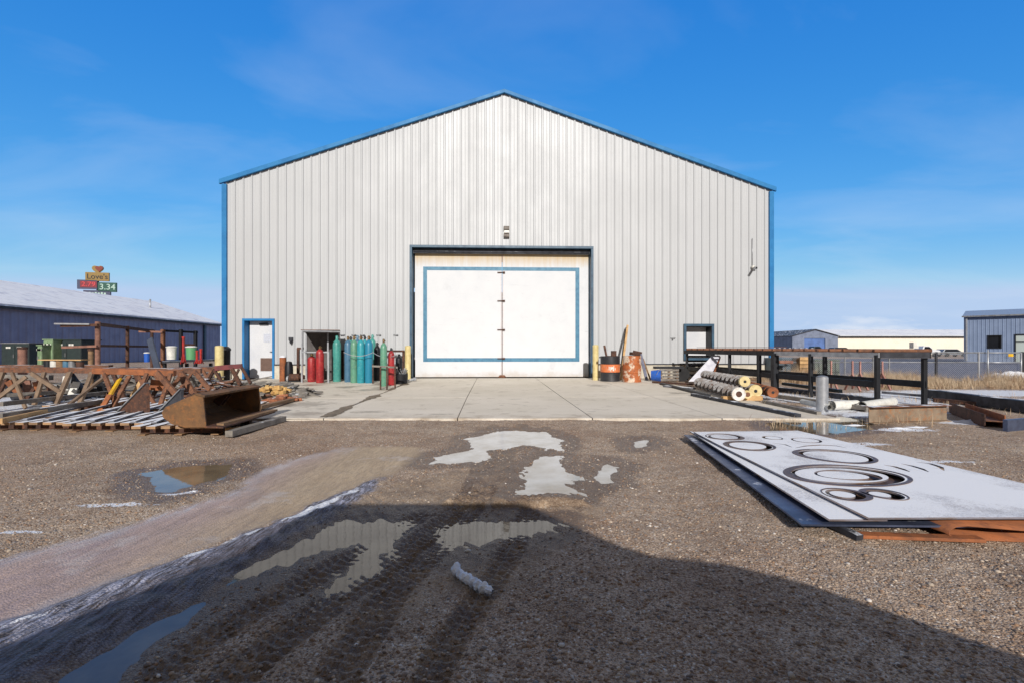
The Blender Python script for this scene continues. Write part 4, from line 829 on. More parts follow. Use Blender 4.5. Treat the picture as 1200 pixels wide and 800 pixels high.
# racks behind and before the row
T = thing('cylinder_rack', 'low rusty pipe rail fixed behind the row of gas cylinders', 'rack', tuple(P0(440, 444))); mb = MB()
a, b_ = P0(399, 443.6, 1.02), P0(474, 443.8, 1.02); mb.beam(a, b_, .07); mb.build('rail', m_rustd, T, world=True)
for px in (401, 437, 473): mb = MB(); q_ = P0(px, 443.7); mb.beam(q_, q_ + Vector((0, 0, 1.0)), .08); mb.build('post', m_rustd, T, world=True)
T = thing('wooden_rail', 'low wooden rail frame in front of the slim green and red cylinders', 'rail', tuple(P0(450, 453))); mb = MB()
mb.beam(P0(436, 453, .62), P0(466, 453, .58), .03, .05); mb.build('rail', m_woodg, T, world=True)
for px, yb in ((437, 449), (446, 456), (453.5, 456.5), (463, 454)): mb = MB(); q_ = P0(px, yb); mb.beam(q_, q_ + Vector((0, 0, .62)), .035); mb.build('post', m_rustd, T, world=True)
mb = MB()
def chain(mb, a, b_, sag, n=26, r=.011):
    a = Vector(a); b_ = Vector(b_); pts = []
    for i in range(n + 1):
        t = i / n; p_ = a.lerp(b_, t); p_.z -= sag * 4 * t * (1 - t); pts.append(p_)
    for i in range(n): 
        p_, q_ = pts[i], pts[i + 1]; e = (q_ - p_) * .25; mb.beam(p_ - e, q_ + e, r * 1.8, r * .8, up=(0, 0, 1) if i % 2 else (0, 1, 0))
chain(mb, P0(403, 449, 1.0), P0(437, 449.4, 1.0), .12); chain(mb, P0(437, 449.4, 1.0), P0(466, 452, .95), .12)
one(mb, 'chain', m_galv, 'sagging grey chain strung across the tall gas cylinders', 'chain')
# clutter left of cage
q_ = P0(331.5, 446.5); T = thing('steel_pipe', 'upright rusty red pipe with a snowy top left of the steel cage', 'pipe', tuple(q_)); mb = MB(); mb.cyl((0, 0, 0), (0, 0, .8), .105, n=16); mb.build('tube', m_rusto, T); mb = MB(); mb.lathe([(.11, .8), (.1, .83), (.05, .86), (0, .87)], n=14); mb.build('snow_cap', m_snow, T)
q_ = P0(338.5, 446.5); mb = MB(); mb.lathe([(.0, 0), (.13, 0), (.135, .2), (.13, .5), (.09, .66), (0, .68)], tuple(q_), 14); one(mb, 'canister', m_dark, 'dark canister standing right of the rusty red pipe', 'canister')
q_ = P0(347, 446.8); T = thing('pump', 'dark greasy pump lying between the canister and the steel cage', 'pump', tuple(q_)); mb = MB(); mb.cyl((-.2, 0, .14), (.12, .02, .14), .13, n=14); mb.cyl((.12, .02, .16), (.26, .02, .16), .07, n=12); mb.build('housing', m_rustd, T); mb = MB(); mb.box((-.02, 0, .02), (.42, .24, .03)); mb.build('base_plate', m_dark, T); mb = MB(); mb.cyl((-.28, -.02, .1), (-.22, -.02, .1), .1, n=12); mb.build('flange', m_galv, T)
q_ = P0(349.5, 445); T = thing('steel_post', 'rusty upright post with a hooked top at the left side of the cage', 'post', tuple(q_)); mb = MB(); mb.beam((0, 0, 0), (0, 0, 1.1), .08); mb.beam((-.03, 0, 1.1), (.18, 0, 1.1), .07); mb.build('upright', m_rustd, T)
q_ = P0(470, 449); T = thing('steel_drum', 'black tub of scrap iron beside the left door bollard', 'tub', tuple(q_)); mb = MB(); mb.lathe([(.17, 0), (.2, .03), (.21, .3), (.19, .31), (.18, .06)], n=16); mb.build('tub', m_dark, T)
mb = MB()
for i in range(14): a_ = random.uniform(0, 6.3); mb.beam((.1 * math.cos(a_), .1 * math.sin(a_), .2), (.2 * math.cos(a_ + 1), .2 * math.sin(a_ + 1), .38 + random.uniform(0, .16)), .03, .015)
mb.build('scrap', m_grey, T)
q_ = P0(482.5, 446); mb = MB()
for i in range(9): mb.box((q_.x + random.uniform(-.12, .12), q_.y + random.uniform(-.08, .1), .05 + random.uniform(0, .08)), (random.uniform(.05, .14), .06, .05), random.uniform(0, 3), random.uniform(-.5, .5))
one(mb, 'rubble', m_galv, 'small heap of pale rubble at the foot of the left door bollard', 'rubble')

# ------------------------------------------------------------------ drums and leaning planks right of the door
q_ = P0(715, 446); T = thing('oil_drum', 'open black steel drum with an orange band full of scrap', 'drum', tuple(q_)); r = .325
mb = MB(); mb.lathe([(r, 0), (r + .008, .01), (r, .03), (r, .29), (r + .01, .30), (r, .31), (r, .57), (r + .01, .58), (r, .59), (r, .84), (r - .012, .84), (r - .012, .05)], n=32); mb.box((-.34, -.05, .80), (.07, .09, .05)); mb.build('shell', m_blackp, T)
mb = MB(); mb.lathe([(r + .006, .31), (r + .006, .57)], n=32); mb.build('band', m_orange, T)
mb = MB(); k_ = r + .012
for i in range(9):
    t0 = -1.57 + (i - 4) * .075
    if i in (1, 7): continue
    mb.box((k_ * math.cos(t0), k_ * math.sin(t0), .44 + .02 * math.sin(i * 2.1)), (.004, .024, .12 + .05 * math.sin(i * 1.3)), t0)
mb.build('label', m_whitep, T)
mb = MB(); mb.lathe([(r - .02, .72), (0, .78)], n=20)
for i in range(26): a_ = random.uniform(0, 6.3); d_ = random.uniform(0, .2); mb.box((d_ * math.cos(a_), d_ * math.sin(a_), .76 + random.uniform(0, .08)), (.05, .16, .02), random.uniform(0, 3), random.uniform(-.6, .6))
mb.beam((-.08, 0, .6), (-.19, .05, 1.2), .07, .03); mb.box((.12, 0, .92), (.17, .1, .2)); mb.build('scrap', m_rustd, T)
q_ = P0(740.5, 447); T = thing('oil_drum', 'rusty orange and white steel drum with flaking paint', 'drum', tuple(q_)); r = .30
mb = MB(); mb.lathe([(r, 0), (r + .008, .01), (r, .03), (r, .29), (r + .012, .30), (r, .31), (r + .0, .57), (r + .014, .58), (r, .59), (r - .005, .86), (r - .02, .86), (r - .02, .05)], n=32); mb.build('shell', m_rdrum, T)
mb = MB(); mb.lathe([(r - .02, .76), (0, .82)], n=20); mb.box((.1, .0, .92), (.3, .2, .1), .3, .1); mb.box((.2, .05, .98), (.3, .05, .06), .1, .2); mb.build('scrap', m_rustd, T)
def leaning(px0, y0, px1, y1, Yb, Yt, w_, th, mat, name, label, cat='plank'):
    a = Vector(A(px0, y0, Yb)); b_ = Vector(A(px1, y1, Yt)); a.z = max(a.z, .02); mb = MB(); mb.beam(a, b_, w_, th, up=(0, 1, 0)); return one(mb, name, mat, label, cat)
leaning(727.5, 446, 735.5, 381, 16.4, 17.45, .07, .03, m_woodl, 'plank', 'long pale plank leaning on the wall between the two drums')
leaning(725.5, 446, 733.5, 384, 16.5, 17.5, .03, .03, m_dark, 'steel_bar', 'thin dark bar leaning on the wall beside the long pale plank', 'bar')
leaning(758, 447, 750.5, 414, 16.2, 17.2, .10, .03, M('grey_board', rgb(120, 122, 140), None, 6, .7), 'board', 'grey board leaning against the right side of the rusty drum', 'board')
leaning(762.5, 447, 753.5, 420, 16.3, 17.3, .05, .03, m_wood, 'plank', 'narrow wooden lath leaning right of the grey board')
q_ = P0(769, 446.5, .0); T = thing('bucket', 'bright blue plastic bucket on its side by the wall', 'bucket', (q_.x, q_.y, .02)); mb = MB(); mb.cyl((-.16, .05, .2), (.14, -.05, .2), .16, .2, 20, True); mb.build('shell', m_blue, T); mb = MB(); mb.tube([(.15 * math.cos(t) + .1, -.2 - .04 * math.sin(t), .2 + .2 * math.sin(t)) for t in [i * .3 for i in range(11)]], .008, 6); mb.build('handle', m_galv, T)

# ------------------------------------------------------------------ pallets
def make_pallet(label, mat=m_woods, L=1.15, W=1.05, nb=6, grp='pallets lying in the left yard'):
    """deck boards run along local y"""
    T = thing('wooden_pallet', label, 'pallet', (0, 0, 0), 0, grp)
    for y in (-L / 2 + .22, 0, L / 2 - .22): mb = MB(); mb.box((0, y, .06), (W, .09, .085)); mb.build('stringer', m_rustd, T, bevel=.004)
    for i in range(nb): mb = MB(); x = -W / 2 + .06 + i * (W - .12) / (nb - 1); mb.box((x, random.uniform(-.02, .02), .12), (.115, L, .036), random.uniform(-.01, .01)); mb.build('deck_board', mat, T, bevel=.003)
    for x in (-W / 2 + .06, 0, W / 2 - .06): mb = MB(); mb.box((x, 0, .008), (.1, L - .2, .016)); mb.build('bottom_board', m_wood, T)
    return T
PAL = [(-6.62, 6.95, 2, 'snowy pallet at the left edge of the photo, front row'), (-5.52, 6.86, 4, 'snowy pallet second from the left edge, front row'), (-4.40, 6.62, 3, 'snowy pallet under the near end of the loader bucket, front row'),
       (-6.5, 9.9, 9, 'pallet in the back row among the trestle legs'), (-6.3, 8.3, 12, 'snowy pallet under the front trestles, back row'), (-7.9, 8.9, 18, 'snowy pallet at the left edge, back row'), (-5.0, 8.2, 14, 'pallet in the back row behind the loader bucket')]
pp = make_pallet(PAL[0][3]); pp.location = (PAL[0][0], PAL[0][1], .0); pp.rotation_euler.z = R(PAL[0][2])
for x, y, a_, lab in PAL[1:]: copy_tree(pp, None, (x, y, .004), R(a_), lab)
# long strips of snowy channel lying over the pallets
dirv = Vector((-.37, 1, 0)).normalized()
STR = [(-6.75, 6.25, 2.2), (-6.4, 6.2, 2.0), (-6.05, 6.22, 2.3), (-5.72, 6.15, 1.9), (-5.42, 6.1, 2.1), (-5.08, 6.05, 1.8), (-4.75, 5.98, 1.3), (-4.52, 5.95, 1.15)]
wd_ = ['first', 'second', 'third', 'fourth', 'fifth', 'sixth', 'seventh', 'eighth']
for i, (x, y, L_) in enumerate(STR):
    a = Vector((x, y + .25, .152)); b_ = a + dirv * L_; mb = MB(); mb.beam(a, b_, .07, .02); mb.beam(a + Vector((.03, .0, .01)), b_ + Vector((.03, 0, .01)), .01, .02)
    one(mb, 'steel_channel', m_stripsnow, f'{wd_[i]} snow dusted steel channel from the left lying across the front pallets', 'channel', 'snowy channels on the pallets')
for i, (p0, p1, w_, mt, lab) in enumerate([((0, 487, .2), (118, 470, .2), .07, m_woodg, 'long grey timber lying behind the front pallets at the left edge'), ((0, 493, .17), (90, 474, .17), .05, m_woodl, 'long pale timber with an orange end at the left edge, nearest the viewer'),
    ((0, 473, .25), (140, 458, .2), .09, m_woodg, 'long snowy timber under the trestles at the left'), ((0, 463, .25), (200, 452, .2), .09, m_woodg, 'long grey timber far under the trestles at the left')]):
    mb = MB(); mb.beam(G(*p0), G(*p1), w_, .07); one(mb, 'timber', mt, lab, 'timber')
mb = MB(); a = Vector(G(189, 494, .1)); b_ = Vector(G(205, 506, .02)); mb.beam(a, b_, .03, .03); one(mb, 'steel_bar', m_rust, 'short rusty bar sticking out from the front pallet towards the viewer', 'bar')
for px, py, rz, lab in ((157, 503, .3, 'small pale wood block under the front pallets, nearest the middle'), (273, 508, .2, 'small pale wood block under the corner of the loader bucket')):
    x, y, _ = G(px, py); mb = MB(); mb.box((x, y, .045), (.16, .1, .09), rz); one(mb, 'wood_block', m_woodl, lab, 'wood block', bevel=.004)
mb = MB(); mb.beam(G(268, 508, .05), G(332, 490, .05), .1, .08); one(mb, 'timber', m_woodg, 'grey square timber lying on the gravel in front of the loader bucket', 'timber', bevel=.005)
mb = MB(); mb.beam(G(258, 497, .17), G(322, 480, .17), .09, .03); one(mb, 'plank', m_wood, 'thin plank lying along the mouth of the loader bucket', 'plank')

# ------------------------------------------------------------------ loader buckets
def loader_bucket(label, L, w_, h, loc, rz, mat, inner, teeth=False):
    """opening faces local +x, length along y"""
    T = thing('loader_bucket', label, 'loader bucket', loc, rz, 'rusty loader buckets')
    prof = [(0.10, 0), (-w_ * .45, .0), (-w_ * .78, .05), (-w_ * .97, .13), (-w_, .19), (-w_ * .92, .25), (-w_ * .2, h * 1.13), (-.02, h * 1.06)]
    mb = MB(); n = len(prof)
    vs = [(a, -L / 2, b_) for a, b_ in prof] + [(a, L / 2, b_) for a, b_ in prof]; mb.add(vs, [(k, k + 1, n + k + 1, n + k) for k in range(n - 1)], False)
    mb.build('shell', mat, T, solid=.018)
    for s in (-1, 1):
        mb = MB(); pl = [(.02, .0)] + prof[1:] ; y = s * (L / 2 + .004); mb.prism(pl, lambda a, b_: (a, y - .012, b_), lambda a, b_: (a, y + .012, b_)); mb.build('side_plate', mat, T, bevel=.003)
    mb = MB(); mb.box((.12, 0, .0), (.22, L + .04, .022), 0, .05); mb.build('cutting_edge', m_rustd, T, bevel=.004)
    mb = MB(); mb.box((-.05, 0, h * 1.09), (.12, L + .05, .03), 0, .25); mb.build('top_rim', mat, T, bevel=.004)
    mb = MB()
    for s in (-.25, .25):
        mb.box((-w_ * .8, s * L, h * .72), (.16, .025, .2), 0, .7); mb.box((-w_ * .8, s * L + .09, h * .72), (.16, .025, .2), 0, .7)
    mb.build('mounting_lug', m_rustd, T); return T
loader_bucket('large rusty loader bucket lying open on a pallet, its mouth to the right', 1.42, .52, .37, (-3.90, 6.62, .15), R(3), m_bucket, m_dark)
def wedge(label, P, Y0, dep, mat):
    """folded wedge plate: triangular cheek with a flange"""
    x0 = A(*P[0], Y0)[0]; T = thing('wedge_bracket', label, 'bracket', (x0, Y0, .14), 0, 'dark wedge brackets behind the bucket'); pl = [(A(a, b_, Y0)[0] - x0, A(a, b_, Y0)[2] - .14) for a, b_ in P]
    mb = MB(); mb.prism(pl, lambda a, b_: (a, 0, b_), lambda a, b_: (a + .03, .03, b_)); mb.build('cheek', mat, T, bevel=.004)
    (ax, az_), (bx, bz_) = pl[0], pl[-1]; mb = MB(); mb.beam((ax, .03, az_ + .01), (bx, .03, bz_ + .01), .12, .015, up=(0, 0, 1)); mb.build('flange', m_grey, T); return T
wedge('dark brown triangular steel wedge, left of the two behind the bucket', [(131, 490), (172, 489), (172, 478), (171, 449)], 7.3, .3, m_rustd)
wedge('dark triangular steel wedge, right of the two and nearest the bucket', [(180, 489), (211, 480), (212, 456)], 7.45, .3, m_darkg)
leaning(128, 464, 140, 444, 8.2, 8.6, .085, .03, m_yelb, 'steel_bar', 'short bright yellow painted bar leaning under the left trestles', 'bar')
leaning(117, 482, 129, 462, 8.0, 8.2, .085, .03, m_rusto, 'steel_bar', 'rusty orange bar leaning just below the bright yellow one', 'bar')

# ------------------------------------------------------------------ trestles
def trestle(label, beam, legs, Y0, Y1, mat=m_rusts, legm=m_rustd, bw=.13, bh=.105, lw=.07):
    a = Vector(A(*beam[0], Y0)); b_ = Vector(A(*beam[1], Y1)); T = thing('steel_trestle', label, 'trestle', ((a.x + b_.x) / 2, (a.y + b_.y) / 2, 0), 0, 'steel trestles in the left yard')
    mb = MB(); mb.beam(a, b_, bw, bh); mb.build('top_beam', mat, T, world=True, bevel=.004)
    for (p, q_, dy0, dy1, w_) in legs:
        Yt = Y0 + dy0; yb_ = Y0 + dy1; t = Vector(A(*p, Yt)); f_ = Vector(A(*q_, yb_)); f_.z = max(f_.z, .02)
        mb = MB(); mb.beam(t, f_, w_, w_ * .6, up=(0, 1, 0)); mb.build('leg', legm, T, world=True, bevel=.003)
    return T
trestle('long rusty trestle with a snowy beam at the left edge of the photo', ((-30, 432), (128, 434)), [((37, 437), (71, 459), -.05, -.3, .07), ((31, 441), (-4, 467), 0, -.2, .07), ((82, 436), (62, 484), -.06, -.5, .085), ((108, 436), (90, 484), -.05, -.5, .075), ((128, 437), (61, 494), -.1, -1.3, .065), ((52, 436), (40, 474), -.05, -.3, .07), ((3, 436), (-14, 480), -.05, -.3, .08), ((14, 436), (30, 478), .0, -.2, .06)], 8.9, 9.1, legm=M('grey_brown_steel', rgb(138, 116, 96), rgb(108, 90, 76), 6, .8, 0, .3))
trestle('rusty trestle behind the long snowy one, its dark legs splayed', ((-20, 430), (130, 430)), [((1, 436), (21, 482), 0, -.4, .13), ((22, 440), (37, 477), 0, -.2, .1), ((82, 438), (105, 481), 0, -.4, .12), ((112, 438), (124, 474), 0, -.2, .11)], 10.2, 10.3, legm=m_dark)
trestle('orange rusted trestle in the middle of the left yard', ((110, 434), (205, 437)), [((184, 436), (218, 475), -.05, -.4, .09), ((152, 440), (131, 478), 0, -.4, .07), ((162, 440), (184, 478), .1, 0, .06), ((140, 452), (112, 486), 0, -.6, .05), ((122, 437), (138, 480), 0, -.3, .07), ((172, 437), (156, 478), 0, -.3, .06), ((200, 437), (188, 474), 0, -.3, .07)], 8.6, 8.9, mat=m_rusto, legm=m_rust)
trestle('rusty trestle just left of the loader bucket top', ((196, 435), (236, 434)), [((212, 436), (229, 464), -.05, -.4, .1), ((228, 435), (246, 456), -.05, -.3, .08), ((214, 437), (203, 452), 0, .2, .07), ((182, 438), (194, 460), .2, .2, .07)], 9.4, 9.6, legm=m_rust)
trestle('maroon painted trestle nearest the warehouse personnel door', ((252, 431), (284, 428.5)), [((283, 430), (294, 449), 0, -.2, .06), ((272, 432), (282, 451), 0, -.2, .08), ((280, 432), (270, 453), 0, -.2, .05), ((251, 433), (264, 453), 0, -.2, .06), ((251, 433), (242, 449), 0, .3, .06)], 10.6, 10.8, m_maroon, m_rustd)
trestle('dark snow covered trestle between the bucket and the warehouse corner', ((198, 433), (262, 431)), [((205, 436), (196, 458), 0, 0, .06), ((220, 436), (236, 458), 0, 0, .06), ((246, 436), (238, 456), 0, 0, .06), ((256, 436), (262, 456), 0, 0, .06), ((240, 444), (262, 462), 0, -.4, .06)], 11.6, 12, m_darkg, m_woodg, bw=.3)
trestle('brown trestle in the second row behind the wedge brackets', ((128, 433), (212, 434)), [((132, 436), (148, 472), 0, -.3, .08), ((146, 436), (120, 470), 0, -.3, .06), ((158, 436), (172, 470), 0, -.3, .08), ((176, 437), (158, 470), 0, -.3, .06), ((196, 436), (176, 468), 0, -.3, .07), ((186, 436), (206, 468), 0, -.3, .08)], 10.0, 10.3, m_rusts, m_rustd)
trestle('dark brown trestle in the second row, just left of the maroon one', ((205, 433), (256, 432)), [((208, 435), (222, 462), 0, -.3, .07), ((226, 435), (206, 462), 0, -.3, .06), ((238, 434), (252, 458), 0, -.2, .06), ((248, 434), (232, 458), 0, -.2, .06)], 11.0, 11.2, m_rusts, m_rust)
trestle('low brown trestle in the second row at the left edge of the photo', ((-20, 441), (60, 442)), [((8, 443), (-6, 472), 0, -.3, .07), ((16, 443), (30, 470), 0, -.3, .08), ((48, 443), (30, 470), 0, -.3, .07), ((52, 443), (66, 470), 0, -.3, .08)], 9.8, 10.0, m_woodg, m_rustd)
# things standing on or behind the trestles
T = thing('pipe_rack', 'rusty pipe storage rack on the left with long arms reaching to the left', 'rack', A(114, 455, 13.0)[:2] + (0,))
for (px, yt, Y, w_) in ((114.5, 377, 13.0, .125), (149.3, 382, 15.3, .10), (178, 386, 18.3, .11)):
    x, _, zt_ = A(px, yt, Y); mb = MB(); mb.cyl((x, Y, 0), (x, Y, zt_), w_ / 2, n=12); mb.build('post', m_ruststr if w_ > .12 else m_rustd, T, world=True)
for (p0, Y0, p1, Y1, w_, mt) in (((72, 382), 12.9, (115, 381), 12.85, .07, m_rustd), ((115, 380), 13, (180, 388), 18.4, .09, m_rustd), ((73, 407), 12.9, (114, 405.5), 12.85, .06, m_ruststr), ((114, 405), 13, (178, 406), 18.3, .07, m_rustd), ((64, 379.5), 12.8, (105, 380), 12.8, .04, m_galv)):
    mb = MB(); mb.beam(A(*p0, Y0), A(*p1, Y1), w_); mb.build('arm', mt, T, world=True)
T = thing('pipe_rack', 'smaller rusty pipe rack near the warehouse corner', 'rack', A(191, 440, 18.)[:2] + (0,))
for (px, yt, Y, w_) in ((191, 386, 17.6, .11), (212, 386, 18.3, .1), (229, 387.5, 19., .1)):
    x, _, zt_ = A(px, yt, Y); mb = MB(); mb.beam((x, Y, 0), (x, Y, zt_), w_); mb.build('post', m_rust if px < 200 else m_dark, T, world=True)
for (p0, Y0, p1, Y1, w_, mt) in (((163, 388.5), 17.5, (191, 389), 17.5, .07, m_ruststr), ((190, 387.5), 17.6, (231, 389.5), 19.1, .08, m_dark), ((212, 404), 18.3, (228, 404), 19, .08, m_ruststr)):
    mb = MB(); mb.beam(A(*p0, Y0), A(*p1, Y1), w_); mb.build('arm', mt, T, world=True)
leaning(187, 441, 175.5, 397, 12.4, 12.9, .16, .04, M('dark_slate_plate', rgb(70, 78, 96), None, 6, .6), 'steel_plate', 'dark slate plate leaning against the end post of the pipe rack', 'plate')
def vpipe(px, yt, Y, d, mat, label, yb=None):
    x, _, zt_ = A(px, yt, Y); z0 = float(base_z(x, Y)); T = thing('steel_pipe', label, 'pipe', (x, Y, z0)); mb = MB(); mb.cyl((0, 0, 0), (0, 0, zt_ - z0), d / 2, n=16); mb.build('tube', mat, T)
    mb = MB(); mb.cyl((0, 0, zt_ - z0), (0, 0, zt_ - z0 + .05), d / 2 + .01, n=16); mb.build('collar', m_rustd, T)
vpipe(26.5, 409, 10.6, .16, m_ruststr, 'upright pinkish rusty pipe standing near the left edge'); vpipe(106.5, 411, 12.0, .11, m_wood, 'upright brown pipe standing left of the pipe rack post')
for i, (px, yt, yb_, w_, mt, lab) in enumerate([(57, 422, 431, .15, m_dark, 'black pipe offcut on the trestle'), (64, 422, 431, .14, m_whitep, 'white pipe offcut on the trestle beside the black one'), (71, 422.5, 431, .14, m_wood, 'brown pipe offcut on the trestle, middle of the row'), (78, 421.5, 431, .12, m_slate, 'blue grey tin on the trestle'), (85, 422.5, 431, .13, m_grey, 'grey tin on the trestle, right of the blue grey one'), (94, 424, 431, .13, m_rustd, 'rusty pipe offcut at the right end of the row on the trestle')]):
    a = Vector(A(px, yb_, 9.6)); t = Vector(A(px, yt, 9.6)); mb = MB(); mb.cyl(a, t, w_ / 2, n=14); one(mb, 'pipe_offcut', mt, lab, 'pipe offcut')
mb = MB(); mb.beam(A(50, 421.3, 9.6), A(100, 421.5, 9.6), .2, .02); one(mb, 'plank', m_woodl, 'short pale plank laid over the row of offcuts on the trestle', 'plank')
def tub(px, yt, yb_, Y, r, mat, label, lid=None, name='tub', cat='tub', z0=None):
    x, _, zt_ = A(px, yt, Y); zb_ = A(px, yb_, Y)[2] if z0 is None else z0; h = zt_ - zb_; T = thing(name, label, cat, (x, Y, zb_)); mb = MB(); mb.lathe([(r * .9, 0), (r, h * .9), (r, h * .95)], n=20); mb.build('body', mat, T)
    mb = MB(); mb.lathe([(r * 1.12, h * .93), (r * 1.12, h * .99), (r * .6, h * 1.05), (0, h * 1.06)], n=20); mb.build('lid', lid or mat, T); return T
# long bench carrying the tubs
T = thing('work_bench', 'low dark bench carrying tubs beside the warehouse corner', 'bench', A(215, 440, 15.5)[:2] + (0,)); mb = MB(); mb.beam(A(190, 424, 15.5), A(250, 421.5, 16.4), .8, .06); mb.build('top', m_darkg, T, world=True)
for px, Y in ((193, 15.5), (219, 15.9), (247, 16.3)): x, _, z = A(px, 424, Y); mb = MB(); mb.beam((x, Y, 0), (x, Y, z - .04), .08); mb.build('leg', m_dark, T, world=True)
tub(201, 406, 421, 15.6, .145, m_whitep, 'white plastic tub with a cream lid on the bench'); tub(224, 406, 421, 15.9, .155, plain('green_plastic', rgb(96, 160, 110)), 'green rounded tub with a white lid on the bench', m_whitep)
tub(172.3, 413, 424, 13.6, .075, m_blue, 'small blue tin on the snowy boards behind the trestles', m_whitep, 'paint_tin', 'tin'); tub(264.5, 408, 449, 15.6, .14, m_dark, 'dark barrel standing behind the corner bollard', None, 'barrel', 'barrel', 0.0)
def jack(px, yt, yb_, Y, label):
    x, _, zt_ = A(px, yt, Y); zb_ = A(px, yb_, Y)[2]; T = thing('jack_stand', label, 'jack stand', (x, Y, zb_), 0, 'red jack stands'); mb = MB(); mb.beam((0, 0, .02), (0, 0, zt_ - zb_), .05); mb.build('column', m_redd, T)
    mb = MB()
    for a_ in (0, 2.1, 4.2): mb.beam((0, 0, (zt_ - zb_) * .5), (.08 * math.cos(a_), .08 * math.sin(a_), 0), .03, .015)
    mb.build('foot', m_redd, T); mb = MB(); mb.box((0, 0, zt_ - zb_ + .02), (.07, .05, .04)); mb.build('saddle', m_redd, T)
jack(215, 396, 426, 14.4, 'tall red jack stand before the smaller pipe rack'); jack(231, 412, 426, 14.6, 'short red jack stand, left of the two small ones'); jack(235.5, 410, 426, 14.9, 'short red jack stand beside the dark rack post')
# transformer cabinets
def cabinet(x0, x1, yt, Y, dep, label, front, side, roofm=None):
    xa, xb = far(x0, 0, Y)[0], far(x1, 0, Y)[0]; z0 = float(base_z(xa, Y)); zt_ = A(0, yt, Y)[2]; T = thing('utility_cabinet', label, 'cabinet', ((xa + xb) / 2, Y, z0)); h = zt_ - z0; W = xb - xa
    mb = MB(); mb.box((0, dep / 2, h / 2), (W, dep, h)); mb.build('body', side, T, bevel=.02)
    mb = MB(); mb.box((-W / 4, -.012, h * .5), (W / 2 - .04, .03, h * .88)); mb.build('door', front, T, bevel=.006); mb = MB(); mb.box((W / 4, -.012, h * .5), (W / 2 - .04, .03, h * .88)); mb.build('door', front, T, bevel=.006)
    mb = MB(); mb.box((-.06, -.04, h * .5), (.03, .04, .2)); mb.build('handle', m_grey, T); mb = MB()
    for u in (-.28, -.2, .12, .2): mb.box((u * W, -.032, h * .84), (.14, .01, .1))
    mb.build('label', m_whitep, T); mb = MB(); mb.box((0, dep / 2, h + .02), (W + .08, dep + .08, .05)); mb.build('lid', roofm or front, T); return T
cabinet(62.5, 95, 398.5, 25, 1.2, 'dark green utility cabinet with two doors before the slate building', m_dgreen, m_dgreen)
cabinet(51, 62, 398.3, 24.5, .9, 'narrow light green utility cabinet joined to the dark green one', m_lgreen, m_lgreen); cabinet(44, 49, 405, 24, .6, 'slim light green utility box left of the green cabinets', m_lgreen, m_lgreen)
cabinet(2, 34, 402.5, 27, 1.3, 'wide dark green utility cabinet near the left edge', m_dgreen, m_dgreen, m_grey)
# white and orange odds and ends under the trestles
for (x0, y0, x1, y1, Y, w_, mt, lab) in ((76, 458, 79, 440, 9.8, .16, m_whitep, 'white plastic sheet piece under the left trestles'), (83, 464, 90, 447, 9.7, .14, m_whitep, 'cream sack piece under the left trestles, right of the white sheet'), (9, 446, 22, 460, 9.6, .13, m_rusto, 'orange rusted plate under the trestle at the left edge'), (41, 447, 48, 464, 9.6, .1, m_rusto, 'orange rusted bar under the left trestle, right of the plate'),
      (148, 476, 166, 445, 8.9, .07, m_woodl, 'tan lath leaning under the middle trestle'), (30, 442, 36, 470, 9.9, .17, m_ruststr, 'thick pinkish pipe under the left trestle'), (176, 450, 196, 452, 9.2, .2, m_rusto, 'flat orange rusted plate behind the middle trestle')):
    leaning(x0, y0, x1, y1, Y, Y + .1, w_, .03, mt, 'scrap_piece', lab, 'scrap piece')
def scrap_heap(name, label, cx_, cy_, rx, ry, hz_, n, mat, seed, lmin=.15, lmax=.7, cat='scrap heap'):
    r = random.Random(seed); mb = MB()
    for i in range(n):
        a_ = r.uniform(0, 6.28); d_ = r.random() ** .6; x = cx_ + rx * d_ * math.cos(a_); y = cy_ + ry * d_ * math.sin(a_); z = .03 + hz_ * (1 - d_) * r.random(); L_ = r.uniform(lmin, lmax)
        mb.box((x, y, z + .02), (L_, r.uniform(.03, .12), r.uniform(.015, .05)), r.uniform(0, 3.14), r.uniform(-.25, .25))
    o = one(mb, name, mat, label, cat, kind='stuff'); return o
scrap_heap('scrap_pile', 'low heap of rusty offcuts under the middle trestles', -6.6, 10.2, 1.4, .9, .45, 70, m_rusts, 4); scrap_heap('scrap_pile', 'low heap of dark offcuts under the trestles at the left edge', -9.3, 10.3, 1.3, .8, .4, 60, m_darkg, 5)
scrap_heap('scrap_pile', 'snowy heap of mixed scrap behind the loader bucket', -5.6, 10.8, 1.1, 1.2, .4, 70, m_woodg, 6); scrap_heap('scrap_pile', 'heap of snow dusted boards by the pipe racks', -10.2, 13.5, 3.2, 1.5, .5, 110, m_woodg, 8, .4, 1.6)
# wood crate and firewood right of bucket
x, y, _ = G(322, 468); T = thing('wooden_box', 'low box of bright yellow wood chunks on the concrete behind the loader bucket', 'box', (x, y, .02), R(8)); mb = MB(); mb.box((0, 0, .05), (.62, .5, .07)); mb.build('base', m_woodg, T)
mb = MB(); rr = random.Random(3)
for i in range(34): mb.box((rr.uniform(-.27, .27), rr.uniform(-.2, .2), .12 + rr.uniform(0, .14)), (rr.uniform(.08, .2), .07, .06), rr.uniform(0, 3), rr.uniform(-.4, .4))
mb.build('wood_chunks', M('yellow_wood', rgb(214, 176, 112), rgb(178, 136, 84), 7, .85, 0, .3), T)
scrap_heap('wood_offcuts', 'scattered reddish wood offcuts with snow right of the wood box', -4.85, 9.9, .35, .35, .14, 34, M('red_wood', rgb(170, 110, 78), rgb(130, 84, 64), 7, .85, 0, .3, snow=.4), 12, .08, .25, 'wood offcuts')
mb = MB(); mb.beam(G(303, 477, .1), G(346, 467, .06), .1, .06); one(mb, 'timber', m_wood, 'dark brown timber lying on the concrete right of the bucket', 'timber')

